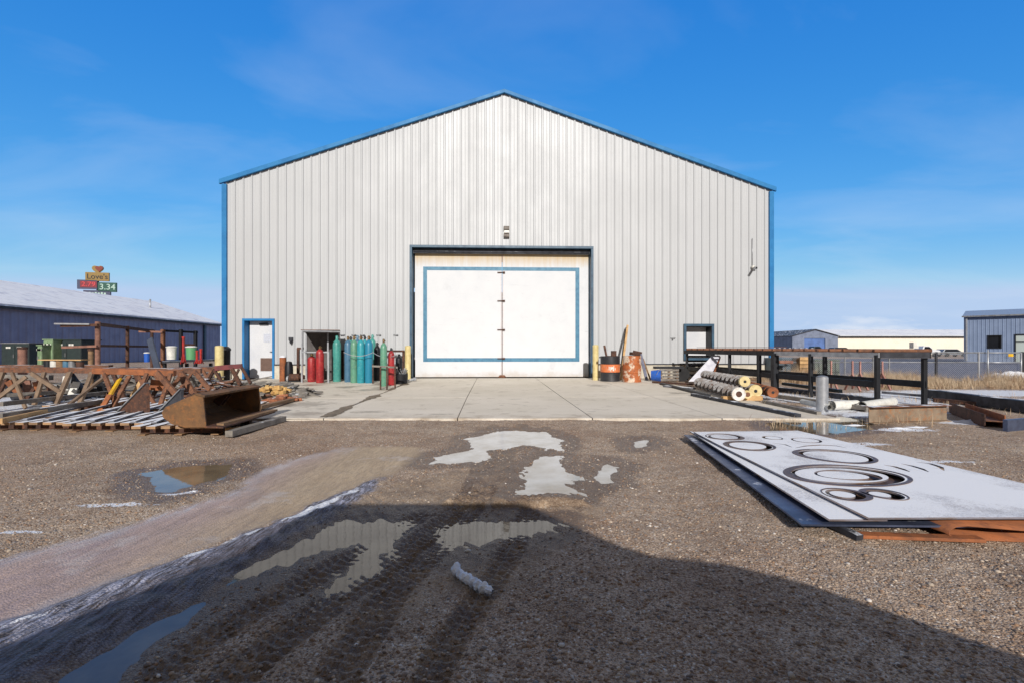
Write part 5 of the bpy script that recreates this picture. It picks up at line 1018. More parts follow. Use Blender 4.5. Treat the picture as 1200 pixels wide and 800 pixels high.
# ------------------------------------------------------------------ right yard: long roller rack
T = thing('roller_rack', 'long low steel rack topped with rusty rollers on the right', 'rack', (7.0, 12.8, 0), 0)
Rz = lambda x, y: 1.06
fx = lambda y: 7.24 - .1425 * (y - 9.3)
def fpost(px): return 8.565 / ((px - 600) / 550 + .1425)
def post(x, y, w_=.075, m=m_dark): mb = MB(); mb.beam((x, y, float(base_z(x, y)) - .02), (x, y, 1.0), w_); mb.build('post', m, T, world=True, bevel=.004)
for px in (1028, 950, 908, 890, 855, 805): y = fpost(px); post(fx(y), y, .075 if px != 908 else .14)
for y in (9.35, 11.8, 14.3, 16.7): post(fx(y) + .98, y)
mb = MB(); mb.beam((fx(9.25), 9.25, 1.0), (fx(12.2), 12.2, 1.0), .05, .10); mb.build('side_rail', m_galv, T, world=True)
mb = MB(); mb.beam((fx(12.2), 12.2, 1.0), (fx(16.75), 16.75, .99), .08, .12); mb.build('side_rail', m_dark, T, world=True)
mb = MB(); mb.beam((fx(9.25) + .98, 9.25, 1.0), (fx(16.75) + .98, 16.75, 1.0), .08, .12); mb.build('side_rail', m_dark, T, world=True)
mb = MB(); mb.beam((fx(9.25), 9.28, 1.0), (fx(9.25) + .98, 9.28, 1.0), .08, .12); mb.build('end_rail', m_darkg, T, world=True)
mb = MB(); mb.beam((fx(9.3), 9.3, .42), (fx(16.7), 16.7, .42), .04, .13); mb.beam((fx(9.3) + .98, 9.3, .42), (fx(16.7) + .98, 16.7, .42), .04, .13); mb.build('lower_rail', m_dark, T, world=True)
for i in range(21):
    y = 9.3 + i * .36; mb = MB(); mb.cyl((fx(y) - .08, y, 1.085), (fx(y) + 1.06, y, 1.085), .036, n=12); rl = mb.build('roller', m_rust, T, world=True)
    mb = MB(); mb.cyl((fx(y) - .17, y, 1.085), (fx(y) - .07, y, 1.085), .055, n=10); mb.build('bearing', m_galv, rl)
mb = MB(); mb.box((fx(14.6) + .5, 14.6, 1.152), (.6, 3.6, .012), R(8)); 
one(mb, 'steel_plate', m_rusts, 'thin snow dusted plate lying on the rollers of the long rack', 'plate')
mb = MB(); x, y, z = A(1071, 405, 9.3); mb.box((x, y, 1.14 + .05), (.1, .1, .12)); one(mb, 'paper_cup', m_whitep, 'small white block on the near end of the roller rack', 'block')
# leaning snowy plate
pts = [A(834.5, 416.5, 15.2), A(844, 416.5, 15.2), A(836, 434, 14.6), A(821, 446.5, 14.3), A(807, 446.5, 14.3)]
mb = MB(); mb.add([Vector(p) for p in pts], [(0, 1, 2, 3, 4)]); one(mb, 'steel_plate', M('snow_plate', rgb(226, 226, 234), rgb(200, 198, 212), 4, .7, 0, .1), 'white snow covered plate leaning against the roller rack', 'plate', solid=.02)
mb = MB(); mb.beam(A(843.5, 418, 15.25), A(834, 446, 14.5), .05, .05); one(mb, 'steel_bar', m_rusto, 'rusty orange strip leaning behind the white snowy plate', 'bar')
# stacked pallets by the wall
q_ = P0(784.5, 446.5); T = thing('pallet_stack', 'small grey wooden crate standing by the wall right of the blue bucket', 'crate', (q_.x, q_.y, .02)); 
for i in range(4): mb = MB(); mb.box((0, -.02, .06 + i * .105), (.62, .03, .07)); mb.build('slat', m_woodg, T, bevel=.004)
for s in (-.27, .0, .27): mb = MB(); mb.box((s, .05, .2), (.06, .1, .4)); mb.build('upright', m_wood, T)
mb = MB(); mb.box((.0, .1, .46), (.95, .3, .08)); mb.build('lid', m_dark, T)
q_ = P0(800, 446); mb = MB(); mb.cyl((q_.x, q_.y, .24), (q_.x, q_.y + .2, .24), .24, n=20); one(mb, 'tyre', m_tyre, 'black tyre standing by the wall left of the roller rack', 'tyre')
q_ = P0(821, 445)
for i in range(5): 
    mb = MB(); z = .15 + i * .17; mb.beam(A(806, 0, 17.1)[:2] + (z,), A(842, 0, 17.2)[:2] + (z,), .06, .07)
    one(mb, 'timber', m_dark, ['lowest', 'second', 'third', 'fourth', 'topmost'][i] + ' dark bar of the stack of bars against the wall under the window', 'bar', 'dark bars stacked under the window')
# ------------------------------------------------------------------ augers
def auger(label, ce, cs, r, shaft, flights, mat, capm, hole, holm, pitch=.3, grp='augers lying on the pad edge'):
    a = Vector(ce); b_ = Vector(cs); d = (b_ - a); L_ = d.length; d.normalize(); T = thing('auger', label, 'auger', (a.x, a.y, a.z - r), 0, grp); up = Vector((0, 0, 1)); s = d.cross(up).normalized(); u = s.cross(d).normalized(); o_ = Vector((0, 0, r))
    mb = MB(); mb.cyl(o_, o_ + d * L_, shaft, n=16); mb.build('shaft', m_rustd if flights else mat, T)
    if flights:
        mb = MB(); n = int(L_ / pitch * 16); vs = []; 
        for w_ in (0, .035):
            for i in range(n + 1):
                t = 2 * math.pi * i / 16; e = s * math.cos(t) + u * math.sin(t); c_ = o_ + d * (.06 + (L_ - .1) * i / n + w_); vs += [c_ + e * shaft * .9, c_ + e * r]
        N2 = 2 * (n + 1); fs = []
        for i in range(n): q0 = 2 * i; fs += [(q0, q0 + 1, q0 + 3, q0 + 2), (N2 + q0, N2 + q0 + 2, N2 + q0 + 3, N2 + q0 + 1), (q0 + 1, N2 + q0 + 1, N2 + q0 + 3, q0 + 3)]
        mb.add(vs, fs, True); mb.build('flight', mat, T)
    mb = MB(); mb.cyl(o_ - d * .05, o_ + d * .03, r * .98, n=24); mb.build('end_disc', capm, T, bevel=.005)
    mb = MB(); mb.cyl(o_ - d * .056, o_ - d * .04, hole, n=16); mb.build('hub', holm, T); return T
m_steelw = M('worn_steel', rgb(206, 206, 208), rgb(160, 150, 144), 7, .42, .3, .3, 50, snow=.35, c3=rgb(120, 84, 64))
m_capc = M('cream_disc', rgb(226, 208, 158), rgb(200, 178, 124), 8, .7, 0, .2); m_capw = M('white_disc', rgb(226, 224, 220), rgb(190, 176, 160), 8, .6, 0, .2)
auger('lower front auger with a white end disc and reddish hub', A(865, 461, 9.9), A(817, 447, 13.0), .145, .07, True, m_steelw, m_capw, .062, m_rustd, .34)
auger('upper auger with a cream end disc, lying on top of the others', A(872, 446.5, 10.2), A(824, 438, 13.2), .118, .055, True, m_steelw, m_capc, .03, m_dark, .3)
auger('auger with a cream green disc and black hole, right of the front one', A(884.5, 457.5, 10.2), A(838, 447, 13.0), .14, .09, True, m_steelw, m_capc, .035, m_dark)
auger('smallest auger end with a ringed hub, between the two big discs', A(875.3, 461.5, 10.0), A(846, 453, 12), .09, .06, True, m_rust, m_capc, .05, m_rust)
auger('rusty orange auger, rightmost of the pile', A(905, 459, 10.2), A(868, 449, 12.6), .118, .10, True, m_rusto, m_rusto, .03, m_dark)
mb = MB(); mb.box((G(872, 470)[0], G(872, 470)[1] + .1, .06), (.9, .1, .1), .1); one(mb, 'timber', m_woodl, 'pale timber chock under the auger ends', 'timber')
# long skids and snowy boards at the pad edge
for (p0, p1, w_, h_, mt, lab) in [((812, 462, .05), (935, 487, .04), .12, .07, m_darkg, 'long dark steel skid along the pad edge in front of the augers'), ((775, 449, .05), (830, 463, .05), .12, .06, m_dark, 'dark steel bar lying left of the auger pile'), ((780, 452, .04), (812, 455, .04), .22, .05, m_stripsnow, 'snow covered strip lying left of the auger pile'),
        ((765, 447, .06), (812, 450, .06), .1, .05, m_rustd, 'rusty bar lying by the wall right of the drums'), ((905, 463, .08), (1018, 478, .08), .1, .08, m_woodg, 'snowy timber lying beneath the near half of the roller rack'), ((910, 455, .06), (1040, 470, .06), .14, .1, m_darkg, 'dark beam lying beneath the roller rack, behind the snowy timber'),
        ((895, 470, .05), (960, 484, .04), .08, .06, m_woodg, 'weathered timber near the foot of the grey pipe post'), ((1090, 461, .12), (1235, 480, .12), .16, .2, m_darkg, 'long dark snow topped beam lying before the dry grass'), ((1095, 468, .05), (1180, 476, .05), .1, .08, m_rustd, 'rusty beam lying before the long dark beam'),
        ((918, 449, .1), (985, 458, .1), .1, .08, m_dgreen, 'green bar lying far beneath the roller rack'), ((1035, 459, .06), (1130, 467, .06), .12, .06, m_stripsnow, 'snowy strip lying on the ground right of the roller rack')]:
    mb = MB(); a = Vector(G(*p0)); b_ = Vector(G(*p1)); mb.beam(a, b_, w_, h_); one(mb, 'steel_beam' if 'timber' not in lab else 'timber', mt, lab, 'beam' if 'timber' not in lab else 'timber', bevel=.004)
# white pipes on ground
def hpipe(p0, p1, Y0, Y1, r, mat, label):
    a = Vector(A(*p0, Y0)); b_ = Vector(A(*p1, Y1)); T = thing('pipe', label, 'pipe', (b_.x, b_.y, b_.z - r)); o_ = b_; mb = MB()
    n = 18; mb.cyl(a - o_ + Vector((0, 0, r)), Vector((0, 0, r)), r, n=n, caps=False); mb.cyl(a - o_ + Vector((0, 0, r)), Vector((0, 0, r)), r * .86, n=n, caps=False); mb.build('tube', mat, T)
    mb = MB(); d = (a - b_).normalized(); mb.cyl(Vector((0, 0, r)) + d * .12, Vector((0, 0, r)) + d * .13, r * .85, n=n); mb.build('bore', m_dark, T)
def hp(p0, p1, r, label):
    a, b_ = G(*p0, .1), G(*p1, .1); T = thing('pipe', label, 'pipe', (b_[0], b_[1], .1 - r)); o_ = Vector(b_); mb = MB(); C_ = Vector((0, 0, r)); mb.cyl(Vector(a) - o_ + C_, C_, r, n=18, caps=False); mb.cyl(Vector(a) - o_ + C_, C_, r * .87, n=18, caps=False); mb.build('tube', m_whitep, T)
    mb = MB(); d = (Vector(a) - o_).normalized(); mb.cyl(C_ + d * .06, C_ + d * .07, r * .86, n=18); mb.build('bore', m_dark, T)
hp((975, 474.5), (1004, 473.5), .085, 'white pipe on the ground right of the grey post, with a dark open end'); hp((1046, 470), (1010, 475.5), .085, 'white pipe lying behind the short I-beam')
hp((940, 470), (973, 477), .05, 'thin white pipe lying left of the grey post')
# I-beams
def ibeam(label, a, b_, h, fw, mat, t=.014):
    a = Vector(a); b_ = Vector(b_); T = thing('steel_i_beam', label, 'beam', tuple((a + b_) / 2)); up = Vector((0, 0, 1)); mb = MB(); o_ = (a + b_) / 2
    a_, c_ = a - o_, b_ - o_; mb.beam(a_ + up * h / 2, c_ + up * h / 2, t, h - 2 * t); mb.build('web', mat, T, bevel=.002)
    for z in (t / 2, h - t / 2): mb = MB(); mb.beam(a_ + up * z, c_ + up * z, fw, t); mb.build('flange', mat if z < h / 2 else m_rusts, T, bevel=.002)
    return T
ibeam('short rusty grey I-beam lying across in front of the roller rack', G(1018, 495.5), G(1109, 492.5), .255, .16, M('grey_rusted_beam', rgb(150, 132, 112), rgb(120, 100, 84), 5, .75, .1, .3, c3=rgb(166, 110, 66)))
T = thing('steel_h_beam', 'rusty H-beam with its end facing the viewer near the right edge', 'beam', G(1166, 501)); d = Vector((.50, .86, 0)); n_ = Vector((.86, -.50, 0)); up = Vector((0, 0, .095))
mb = MB(); mb.beam(up, up + d * 1.7, .19, .012); mb.build('web', m_rust, T, bevel=.002)
for s_ in (-1, 1): mb = MB(); o_ = n_ * s_ * .105; mb.beam(up + o_, up + o_ + d * 1.7, .014, .19); mb.build('flange', m_rusto if s_ > 0 else m_rustd, T, bevel=.002)
mb = MB(); a = Vector(G(1178, 499, .08)); b_ = Vector(G(1260, 492, .08)); mb.beam(a, b_, .05, .18); one(mb, 'steel_beam', m_bare, 'blue grey steel beam at the right edge beside the rusty H-beam', 'beam')
# containers behind the rack
def box_at(name, label, cat, x0, x1, yt, Y, dep, mat, ribs=True, z0=None, lidm=None):
    xa, xb = far(x0, 0, Y)[0], far(x1, 0, Y)[0]; z0 = float(base_z(xa, Y)) if z0 is None else z0; h = A(0, yt, Y)[2] - z0; W = xb - xa; T = thing(name, label, cat, ((xa + xb) / 2, Y, z0)); mb = MB(); mb.box((0, dep / 2, h / 2), (W, dep, h)); mb.build('body', mat, T, bevel=.01)
    if ribs:
        n = max(3, int(W / .3))
        for i in range(n): mb = MB(); mb.box((-W / 2 + W * (i + .5) / n, -.03, h / 2), (.05, .06, h * .96)); mb.build('rib', mat, T)
    mb = MB(); mb.box((0, dep / 2, h + .02), (W + .06, dep + .06, .05)); mb.build('rim', lidm or mat, T); return T
box_at('dumpster', 'dark slate dumpster behind the middle of the roller rack', 'dumpster', 904, 937, 420.5, 17.5, 1.2, M('slate_dumpster', rgb(96, 114, 126), rgb(80, 96, 108), 4, .6)); box_at('dumpster', 'dark green dumpster behind the roller rack, right of the wooden crate', 'dumpster', 955, 984, 422, 19, 1.2, M('green_dumpster', rgb(92, 104, 92), rgb(76, 84, 74), 4, .6))
T = thing('wooden_crate', 'tall pale wooden crate between the two dumpsters', 'crate', (*A(942.5, 440, 17.)[:2], -.05)); W = 10.5 / 550 * 17
for i in range(6): mb = MB(); mb.box((0, 0, .1 + i * .14), (W, .03, .115)); mb.build('slat', m_woodl, T)
for s in (-1, 1): mb = MB(); mb.box((s * (W / 2 - .03), .04, .42), (.05, .05, .84)); mb.build('corner_post', m_wood, T)
mb = MB(); mb.box((0, .25, .42), (W - .02, .36, .8)); mb.build('core', m_wood, T)
mb = MB(); mb.box((*A(920, 427, 17)[:2], A(0, 424, 17)[2]), (.5, .2, .12)); mb.v = [tuple(v) for v in mb.v]; one(mb, 'rag_bundle', m_ruststr, 'orange bundle on the rim of the slate dumpster', 'bundle', bevel=.03)
def pipe_stand(label, px0, px1, Y, yt):
    xa, xb = far(px0, 0, Y)[0], far(px1, 0, Y)[0]; zt_ = A(0, yt, Y)[2]; T = thing('pipe_stand', label, 'stand', ((xa + xb) / 2, Y, 0), 0, 'pink pipe stands behind the rack'); w_ = xb - xa
    for s in (-.5, .5): mb = MB(); mb.beam((s * w_, 0, 0), (s * w_, 0, zt_), .035); mb.beam((s * w_, -.3, -.05), (s * w_, 0, .4), .04); mb.beam((s * w_, .3, -.05), (s * w_, 0, .4), .04); mb.build('leg', M('pink_primer', rgb(180, 132, 122), rgb(146, 104, 94), 6, .7), T)
    mb = MB(); mb.beam((-w_ / 2, 0, zt_ * .35), (w_ / 2, 0, zt_ * .35), .04); mb.build('crossbar', MATS['pink_primer'], T)
pipe_stand('pink primed pipe stand behind the roller rack, left of the two', 974, 999, 13.2, 422.5); pipe_stand('pink primed pipe stand behind the roller rack, right of the two', 1008, 1034, 13.6, 423)

# ------------------------------------------------------------------ chain-link fence
FYc = 17.2
T = thing('chain_link_fence', 'low grey chain link fence behind the dry grass on the right', 'fence', (15.5, FYc, -.15)); fz = lambda y_px: A(0, y_px, FYc)[2]
zt_, zm, zb_ = fz(413), fz(424.3), fz(446.5)
x0, x1 = 9.9, 25.
mb = MB(); mb.cyl((x0, FYc, zt_), (x1, FYc, zt_), .024, n=8); mb.build('top_rail', m_grey, T, world=True); mb = MB(); mb.cyl((x0, FYc, zm), (x1, FYc, zm), .018, n=8); mb.cyl((x0, FYc, zb_ + .04), (x1, FYc, zb_ + .04), .008, n=6); mb.build('middle_rail', m_grey, T, world=True)
for px, w_, m_ in ((950, .06, m_grey), (990, .05, m_grey), (1023, .05, m_grey), (1042, .05, m_grey), (1097, .09, m_darkg), (1147, .06, m_galv), (1198, .12, m_dark), (1250, .06, m_grey), (1310, .06, m_grey)):
    x = far(px, 0, FYc)[0]; mb = MB(); mb.cyl((x, FYc, zb_ - .15), (x, FYc, zt_ + .03), w_ / 2, n=10); mb.build('post', m_, T, world=True)
mb = MB(); sp_ = .075; hh = zt_ - zb_ - .04; n = int((x1 - x0) / sp_)
for i in range(-int(hh / sp_), n):
    for s in (0, 1):
        a0 = x0 + i * sp_; b0 = a0 + hh
        aa, za = (a0, 0) if a0 >= x0 else (x0, x0 - a0); bb, zb2 = (b0, hh) if b0 <= x1 else (x1, x1 - a0)
        if s: za, zb2 = hh - za, hh - zb2
        mb.beam((aa, FYc + .006 * s, zb_ + .02 + za), (bb, FYc + .006 * s, zb_ + .02 + zb2), .0045)
mb.build('wire_mesh', m_galv, T, world=True)
T = thing('gate', 'white framed chain link gate in the fence at the right', 'gate', (*A(1178, 447, FYc - .1)[:2], zb_)); xa, xb = far(1157, 0, FYc - .1)[0], far(1196, 0, FYc - .1)[0]; y = FYc - .12; mb = MB()
for x in (xa, xb): mb.cyl((x, y, zb_), (x, y, zt_ + .1 if x == xa else zt_), .026, n=8)
for z in (zb_ + .04, zm, zt_): mb.cyl((xa, y, z), (xb, y, z), .02, n=8)
mb.build('frame', m_galv, T, world=True); mb = MB(); x, z = A(1183.5, 416, y)[0], A(0, 416, y)[2]; mb.box((x, y - .03, z), (.18, .01, .1)); mb.build('sign_plate', m_yelb, T, world=True)

# ------------------------------------------------------------------ dry grass and snow
def grass(name, label, regions, n, hmin, hmax, mat, seed, cat='grass'):
    r = np.random.default_rng(seed); V = []; Fc = []; k = 0
    for (x0, x1, y0, y1, wgt) in regions:
        m_ = int(n * wgt); X = r.uniform(x0, x1, m_); Y = r.uniform(y0, y1, m_); dens = vnoise(X, Y, .8, 40) + .6 * vnoise(X, Y, .25, 41); kp = dens > -.12; X, Y, dens = X[kp], Y[kp], dens[kp]
        Z = ground_height(X, Y)[0]; h = r.uniform(hmin, hmax, len(X)) * (.6 + .8 * (dens + .3)) * (.55 + 1.5 * np.clip(vnoise(X, Y, 1.3, 44) + .35, 0, 1)); a = r.uniform(0, 6.28, len(X)); ln = r.uniform(.05, 1.1, len(X)) * h; w_ = r.uniform(.0015, .005, len(X))
        for x, y, z, hh, aa, l_, ww in zip(X, Y, Z, h, a, ln, w_):
            ca, sa = math.cos(aa), math.sin(aa); px, py = -sa * ww, ca * ww
            V += [(x - px, y - py, z - .01), (x + px, y + py, z - .01), (x + ca * l_ * .4 + px * .7, y + sa * l_ * .4 + py * .7, z + hh * .6), (x + ca * l_ * .4 - px * .7, y + sa * l_ * .4 - py * .7, z + hh * .6), (x + ca * l_, y + sa * l_, z + hh)]
            Fc += [(k, k + 1, k + 2, k + 3), (k + 3, k + 2, k + 4)]; k += 5
    me = bpy.data.meshes.new(name); me.from_pydata(V, [], Fc); me.materials.append(mat); o = bpy.data.objects.new(name, me); COL.objects.link(o); tag(o, label, cat, kind='stuff')
m_grass = M('dry_grass', rgb(208, 188, 160), rgb(180, 154, 126), 1.5, .9, 0, 0, c3=rgb(150, 106, 74))
grass('dry_grass', 'tall golden dry grass in front of the fence at the right', [(10.8, 22, 13.8, 16.9, .8), (8.6, 11.4, 15.4, 17, .2)], 42000, .10, .40, m_grass, 5)
grass('dry_grass', 'sparse dry weeds among the scrap on the right', [(4.9, 9.8, 8.6, 12.5, .5), (3.6, 6.2, 6.7, 7.4, .12), (8, 12, 7, 12.5, .38)], 1500, .04, .16, m_grass, 6)
grass('dry_grass', 'yellow dry weeds growing in the concrete joint on the left', [(-3.75, -3.45, 9.5, 12.5, 1)], 260, .03, .09, m_grass, 9)
def snow_lump(px, py, rx, ry, h, label, seed, mat=m_snow):
    x, y, _ = G(px, py); r = np.random.default_rng(seed); mb = MB(); n = 26; m_ = 7; vs = []; z0 = float(ground_height(np.array([x]), np.array([y]))[0][0])
    for j in range(m_ + 1):
        for i in range(n):
            t = 2 * math.pi * i / n; q_ = j / m_; k_ = 1 + .5 * float(vnoise(math.cos(t) * 2 + seed, math.sin(t) * 2, .8, seed)); hh = h * (1 - q_ ** 2) * (1 + .8 * float(vnoise(math.cos(t) * q_ * 3, math.sin(t) * q_ * 3 + seed, .7, seed + 1)))
            vs.append((x + rx * k_ * q_ * math.cos(t), y + ry * k_ * q_ * math.sin(t), z0 + hh - .006))
    mb.add(vs, [(j * n + i, j * n + (i + 1) % n, (j + 1) * n + (i + 1) % n, (j + 1) * n + i) for j in range(m_) for i in range(n)], True); one(mb, 'snow_patch', mat, label, 'snow patch', kind='stuff')
for i, a_ in enumerate([(1187, 444, 1.2, .8, .3, 'white snow mound behind the dry grass at the right edge'), (1140, 494, .28, .14, .05, 'snow patch left of the H-beam'), (1055, 502, .22, .05, .02, 'small snow patch before the short I-beam'), (1075, 500, .3, .06, .02, 'thin snow patch right below the short I-beam'), (1185, 497, .3, .08, .03, 'snow patch at the right edge by the H-beam'),
        (1000, 497, .3, .04, .03, 'snow streak right of the grey post'), (935, 480, .4, .12, .03, 'snow patch left of the grey pipe post'), (1060, 476, .8, .25, .03, 'wide snow patch under the near rack end'), (1100, 484, .3, .1, .03, 'snow patch right of the short I-beam'), (228, 576, .07, .02, .012, 'snow fleck by the left puddle')]): snow_lump(*a_[:5], a_[5], i + 3)

# ------------------------------------------------------------------ cut steel plates, right foreground
def plate(name, outline, holes, z, th, mat, label, group='snowy cut steel plates'):
    cu = bpy.data.curves.new(name, 'CURVE'); cu.dimensions = '2D'; cu.fill_mode = 'BOTH'; cu.extrude = th / 2
    for pts in [outline] + holes:
        s = cu.splines.new('POLY'); s.points.add(len(pts) - 1); s.use_cyclic_u = True
        for p, (x, y) in zip(s.points, pts): p.co = (x, y, 0, 1)
    t = bpy.data.objects.new('tmp', cu); COL.objects.link(t); bpy.context.view_layer.update(); me = bpy.data.meshes.new_from_object(t.evaluated_get(bpy.context.evaluated_depsgraph_get())); bpy.data.objects.remove(t)
    me.materials.clear(); me.materials.append(mat); o = bpy.data.objects.new(name, me); COL.objects.link(o); cx_ = sum(p[0] for p in outline) / len(outline); cy_ = sum(p[1] for p in outline) / len(outline)
    for v in me.vertices: v.co.x -= cx_; v.co.y -= cy_
    o.location = (cx_, cy_, z); return tag(o, label, 'steel plate', group)
def circ(cx_, cy_, rx, ry=None, n=56, rot=0):
    ry = ry or rx; ph = cx_ * 7 + cy_ * 3
    return [(cx_ + (1 + .035 * math.sin(2 * t + ph) + .02 * math.sin(3 * t + 2 * ph)) * (rx * math.cos(t) * math.cos(rot) - ry * math.sin(t) * math.sin(rot)), cy_ + (1 + .035 * math.sin(2 * t + ph) + .02 * math.sin(3 * t + 2 * ph)) * (rx * math.cos(t) * math.sin(rot) + ry * math.sin(t) * math.cos(rot))) for t in [2 * math.pi * i / n for i in range(n)]]
def blob(pts): return pts
ps_m = bpy.data.materials.new('snow_dusted_plate'); ps_m.use_nodes = True; nt = ps_m.node_tree; b = nt.nodes['Principled BSDF']; geo = nt.nodes.new('ShaderNodeNewGeometry'); P_ = geo.outputs['Position']
sN = nt.nodes.new('ShaderNodeSeparateXYZ'); nt.links.new(geo.outputs['Normal'], sN.inputs[0]); na = noise(nt, P_, 1.6, 6, .6); nb_ = noise(nt, P_, 55, 4, .7); nc = noise(nt, P_, 5, 6, .6)
steel = mixc(nt, ramp(nt, nc, .4, .65), rgb(128, 126, 136), rgb(112, 92, 80))
nb2 = noise(nt, P_, 130, 3, .7); kk = mth(nt, 'ADD', mth(nt, 'MULTIPLY', na, .62), mth(nt, 'ADD', mth(nt, 'MULTIPLY', nb_, .3), mth(nt, 'MULTIPLY', nb2, .3))); cov = mth(nt, 'MULTIPLY', ramp(nt, kk, .38, .60), ramp(nt, sN.outputs[2], .5, .9))
nt.links.new(mixc(nt, cov, steel, (.86, .87, .91, 1)), b.inputs['Base Color']); nt.links.new(mth(nt, 'ADD', .45, mth(nt, 'MULTIPLY', cov, .4)), b.inputs['Roughness'])
bp = nt.nodes.new('ShaderNodeBump'); bp.inputs['Strength'].default_value = .4; bp.inputs['Distance'].default_value = .004; nt.links.new(nb_, bp.inputs['Height']); nt.links.new(bp.outputs[0], b.inputs['Normal'])
zt2 = .125
def Q(px, py, z=zt2): return G(px, py, z)[:2]
top_out = [Q(1018, 607), Q(1330, 605), Q(937, 505), Q(813, 506), Q(846, 523)]
k_ = Q(1330, 605); top_out = [Q(1018, 607), (3.95, 2.83), (3.52, 5.78), Q(813, 506), Q(846, 523)]
H_ = []
def ring(px, py, r, ir, off=(0, 0)):
    x, y = Q(px, py); H_.append(circ(x, y, r)); H_.append(circ(x + off[0], y + off[1], ir))
ring(849, 512, .172, .14, (.0, .012)); ring(878, 522.5, .215, .175, (-.012, .01)); ring(905, 513, .11, .085, (.01, .0))
ring(945, 516, .15, .125, (0, .006)); x, y = Q(978, 534.5); H_.append(circ(x, y, .30, .27)); H_.append(circ(x, y - .012, .255, .225))
xb_, yb_ = Q(990, 557); H_.append(circ(xb_, yb_, .45, .27, rot=.1)); H_.append(circ(xb_ - .035, yb_ + .005, .37, .21, rot=.1)); H_.append(circ(xb_ + .02, yb_ - .0, .25, .155, rot=-.1)); H_.append(circ(xb_ - .02, yb_ - .0, .19, .115, rot=-.1))
ring(992, 580, .125, .075, (-.022, .01)); ring(1036, 579.5, .11, .06, (-.03, .0))
def sliver(pxs, w_):
    p = [Vector(Q(*q_)) for q_ in pxs]; L_ = []; R_ = []
    for i, q_ in enumerate(p):
        d = (p[min(i + 1, len(p) - 1)] - p[max(i - 1, 0)]).normalized(); n_ = Vector((-d.y, d.x)); t = math.sin(math.pi * (i + .25) / (len(p) - .5)); L_.append(tuple(q_ + n_ * w_ * t)); R_.append(tuple(q_ - n_ * w_ * t))
    H_.append(L_ + R_[::-1])
sliver([(1036, 545), (1048, 547), (1058, 550), (1066, 553)], .022); sliver([(1056, 543.5), (1068, 546), (1080, 549.5), (1088, 553)], .022); sliver([(1074, 541.5), (1090, 543.5), (1102, 547.5), (1106, 551.5)], .024)
sliver([(905, 519), (920, 521), (928, 524)], .014); sliver([(932, 525), (945, 522.5), (962, 521.5), (980, 522.5), (992, 525)], .02)
plate('steel_plate', top_out, H_, zt2, .012, ps_m, 'snow dusted steel plate with curved ring cut-outs, top of the stack')
m_ring = M('cut_ring_steel', rgb(122, 98, 86), rgb(86, 76, 76), 6, .5, .3, .2, snow=.12)
for i_, (px, py, ra, rb, ia, ib, ro, lab) in enumerate([(990, 557, .50, .315, .465, .283, .1, 'large brown oval ring lying round the biggest cut-out of the top plate'), (849, 512, .2, .2, .178, .178, 0, 'brown ring at the far left corner of the top plate'), (878, 522.5, .25, .25, .224, .224, 0, 'brown ring in the second circle from the far end of the top plate'),
        (978, 534.5, .335, .30, .303, .273, 0, 'brown ring in the middle of the top plate, just beyond the largest oval'), (992, 580, .15, .15, .13, .13, 0, 'small brown ring at the near left of the top plate'), (1036, 579.5, .133, .133, .114, .114, 0, 'small brown ring right of the nearest left ring on the top plate')]):
    x, y = Q(px, py); a = circ(x, y, ra, rb, rot=ro); plate('cut_ring', a, [circ(x + .018 * math.cos(i_ * 2.3), y + .016 * math.sin(i_ * 2.3), ia * .985, ib * .985, rot=ro)], zt2 + .0085, .004, m_ring, lab, 'rings on the top plate')['category'] = 'steel ring'
plate('steel_plate', [Q(972, 609, .10), Q(1040, 609, .10), Q(850, 515, .10), Q(808, 505, .10)], [], .100, .012, ps_m, 'narrow snow dusted plate strip along the left edge of the plate stack')
plate('steel_plate', [(1.78, 2.88), (3.3, 2.84), (3.2, 5.6), (2.14, 5.85)], [], .062, .012, m_bare, 'bare blue grey steel plate at the bottom left of the stack')
lowm = M('under_plate', rgb(112, 86, 72), rgb(70, 56, 52), 5, .6, .2, .3)
plate('steel_plate', [(2.05, 2.95), (3.85, 2.95), (3.45, 5.65), (2.3, 5.65)], [], .084, .010, lowm, 'brown rusted plate showing through the ring cut-outs')
for (p0, p1, w_, h_, mt, lab) in [((1003, 626, .02), (1150, 631, .02), .07, .02, m_rusto, 'flat rusty bar lying under the near edge of the plates'), ((974, 613, .035), (1008, 630, .02), .05, .04, m_darkg, 'short dark angle iron under the near corner of the plates'), ((820, 513, .025), (925, 590, .025), .03, .04, m_grey, 'thin grey bar lying along the left edge of the plates')]:
    mb = MB(); mb.beam(G(*p0), G(*p1), w_, h_); one(mb, 'steel_bar', mt, lab, 'bar', bevel=.003)
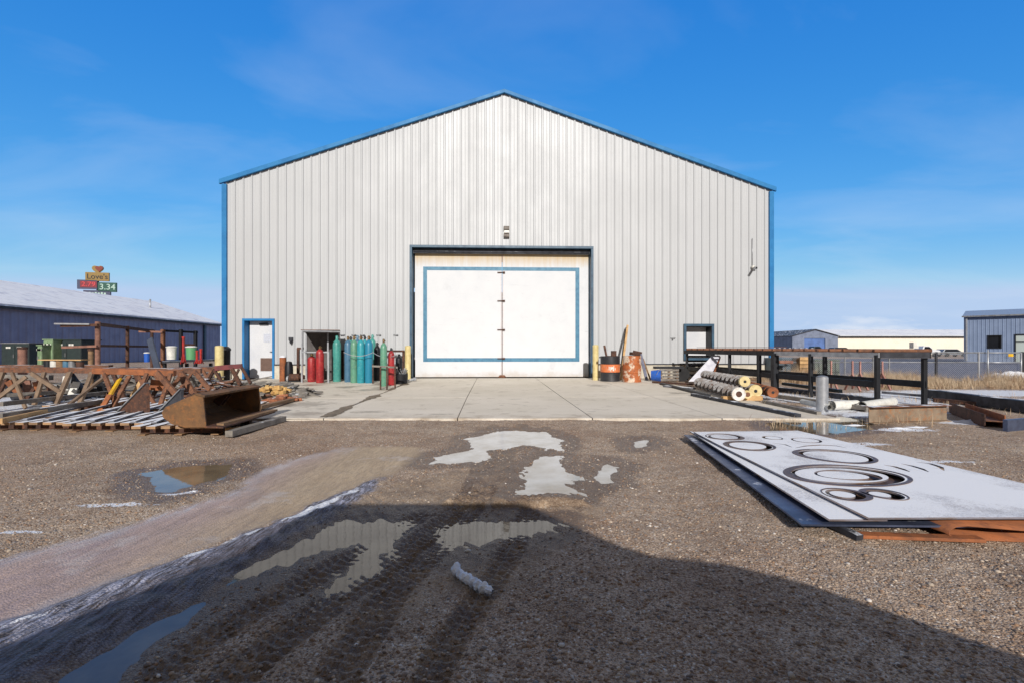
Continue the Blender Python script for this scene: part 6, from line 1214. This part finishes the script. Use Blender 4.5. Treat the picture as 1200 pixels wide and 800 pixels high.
for i, (x, y) in enumerate(((2.5, 3.4), (2.6, 4.4), (2.7, 5.4))):
    mb = MB(); mb.box((x + .3, y, .02), (1.2, .1, .09), R(-3)); one(mb, 'timber', m_wood, ['nearest', 'middle', 'farthest'][i] + ' timber bearer beneath the stacked plates', 'timber')
# curled rusty sheet
a0 = Vector(G(1115, 634, .0)); mb = MB(); n = 22; L_ = 1.2; prof = []
for i in range(n + 1):
    t = i / n
    if t < .55: ang = R(-95) - R(200) * (t / .55); prof.append((.085 + .02 * math.cos(ang) * 0 + .045 * math.cos(ang) * 1.3, .05 + .045 * math.sin(ang)))
    else: q_ = (t - .55) / .45; prof.append((.085 + .058 * math.cos(R(-295)) + .42 * q_, .05 + .041 - .03 * q_))
# sheet folded over itself: axis runs away along +x, fold at the left end
pr = [(.95, .008), (.5, .006), (.12, .006), (.05, .014), (.01, .034), (.01, .060), (.05, .082), (.12, .088), (.4, .076), (.95, .06)]
vs = [(2.60 + a, 2.76 + .04 * (a < .2), b_) for a, b_ in pr] + [(2.60 + a - .02, 3.25, b_) for a, b_ in pr]; n = len(pr); mb.add(vs, [(i, i + 1, n + i + 1, n + i) for i in range(n - 1)], True)
one(mb, 'curled_sheet', m_rusto, 'rusty orange steel sheet folded over itself at the near edge of the plates', 'sheet', solid=.006)
# packed snow tread casting
pts = [G(536, 664, .01), G(534, 671, .01), G(541, 677, .012), G(552, 684, .012), G(563, 690, .012), G(577, 697, .01)]
T = thing('snow_chunk', 'ribbed white stick of packed snow lying on the shaded mud', 'snow chunk', tuple(pts[3])); mb = MB(); P3 = [Vector(p) for p in pts]; full = []
for i in range(len(P3) - 1):
    for j in range(6): full.append(P3[i].lerp(P3[i + 1], j / 6))
full.append(P3[-1]); rad = [(.018 + (.006 if i % 3 else -.004) + random.uniform(-.004, .004)) * (1 if 2 < i < len(full) - 3 else .7) for i in range(len(full))]
mb.tube(full, rad, 10); mb.v = [(x, y, z + .016 + random.uniform(-.004, .004)) for x, y, z in mb.v]; mb.v = [(x + random.uniform(-.003, .003), y + random.uniform(-.003, .003), z) for x, y, z in mb.v]; mb.sm = [False] * len(mb.sm); mb.build('stick', m_ice, T, world=True)
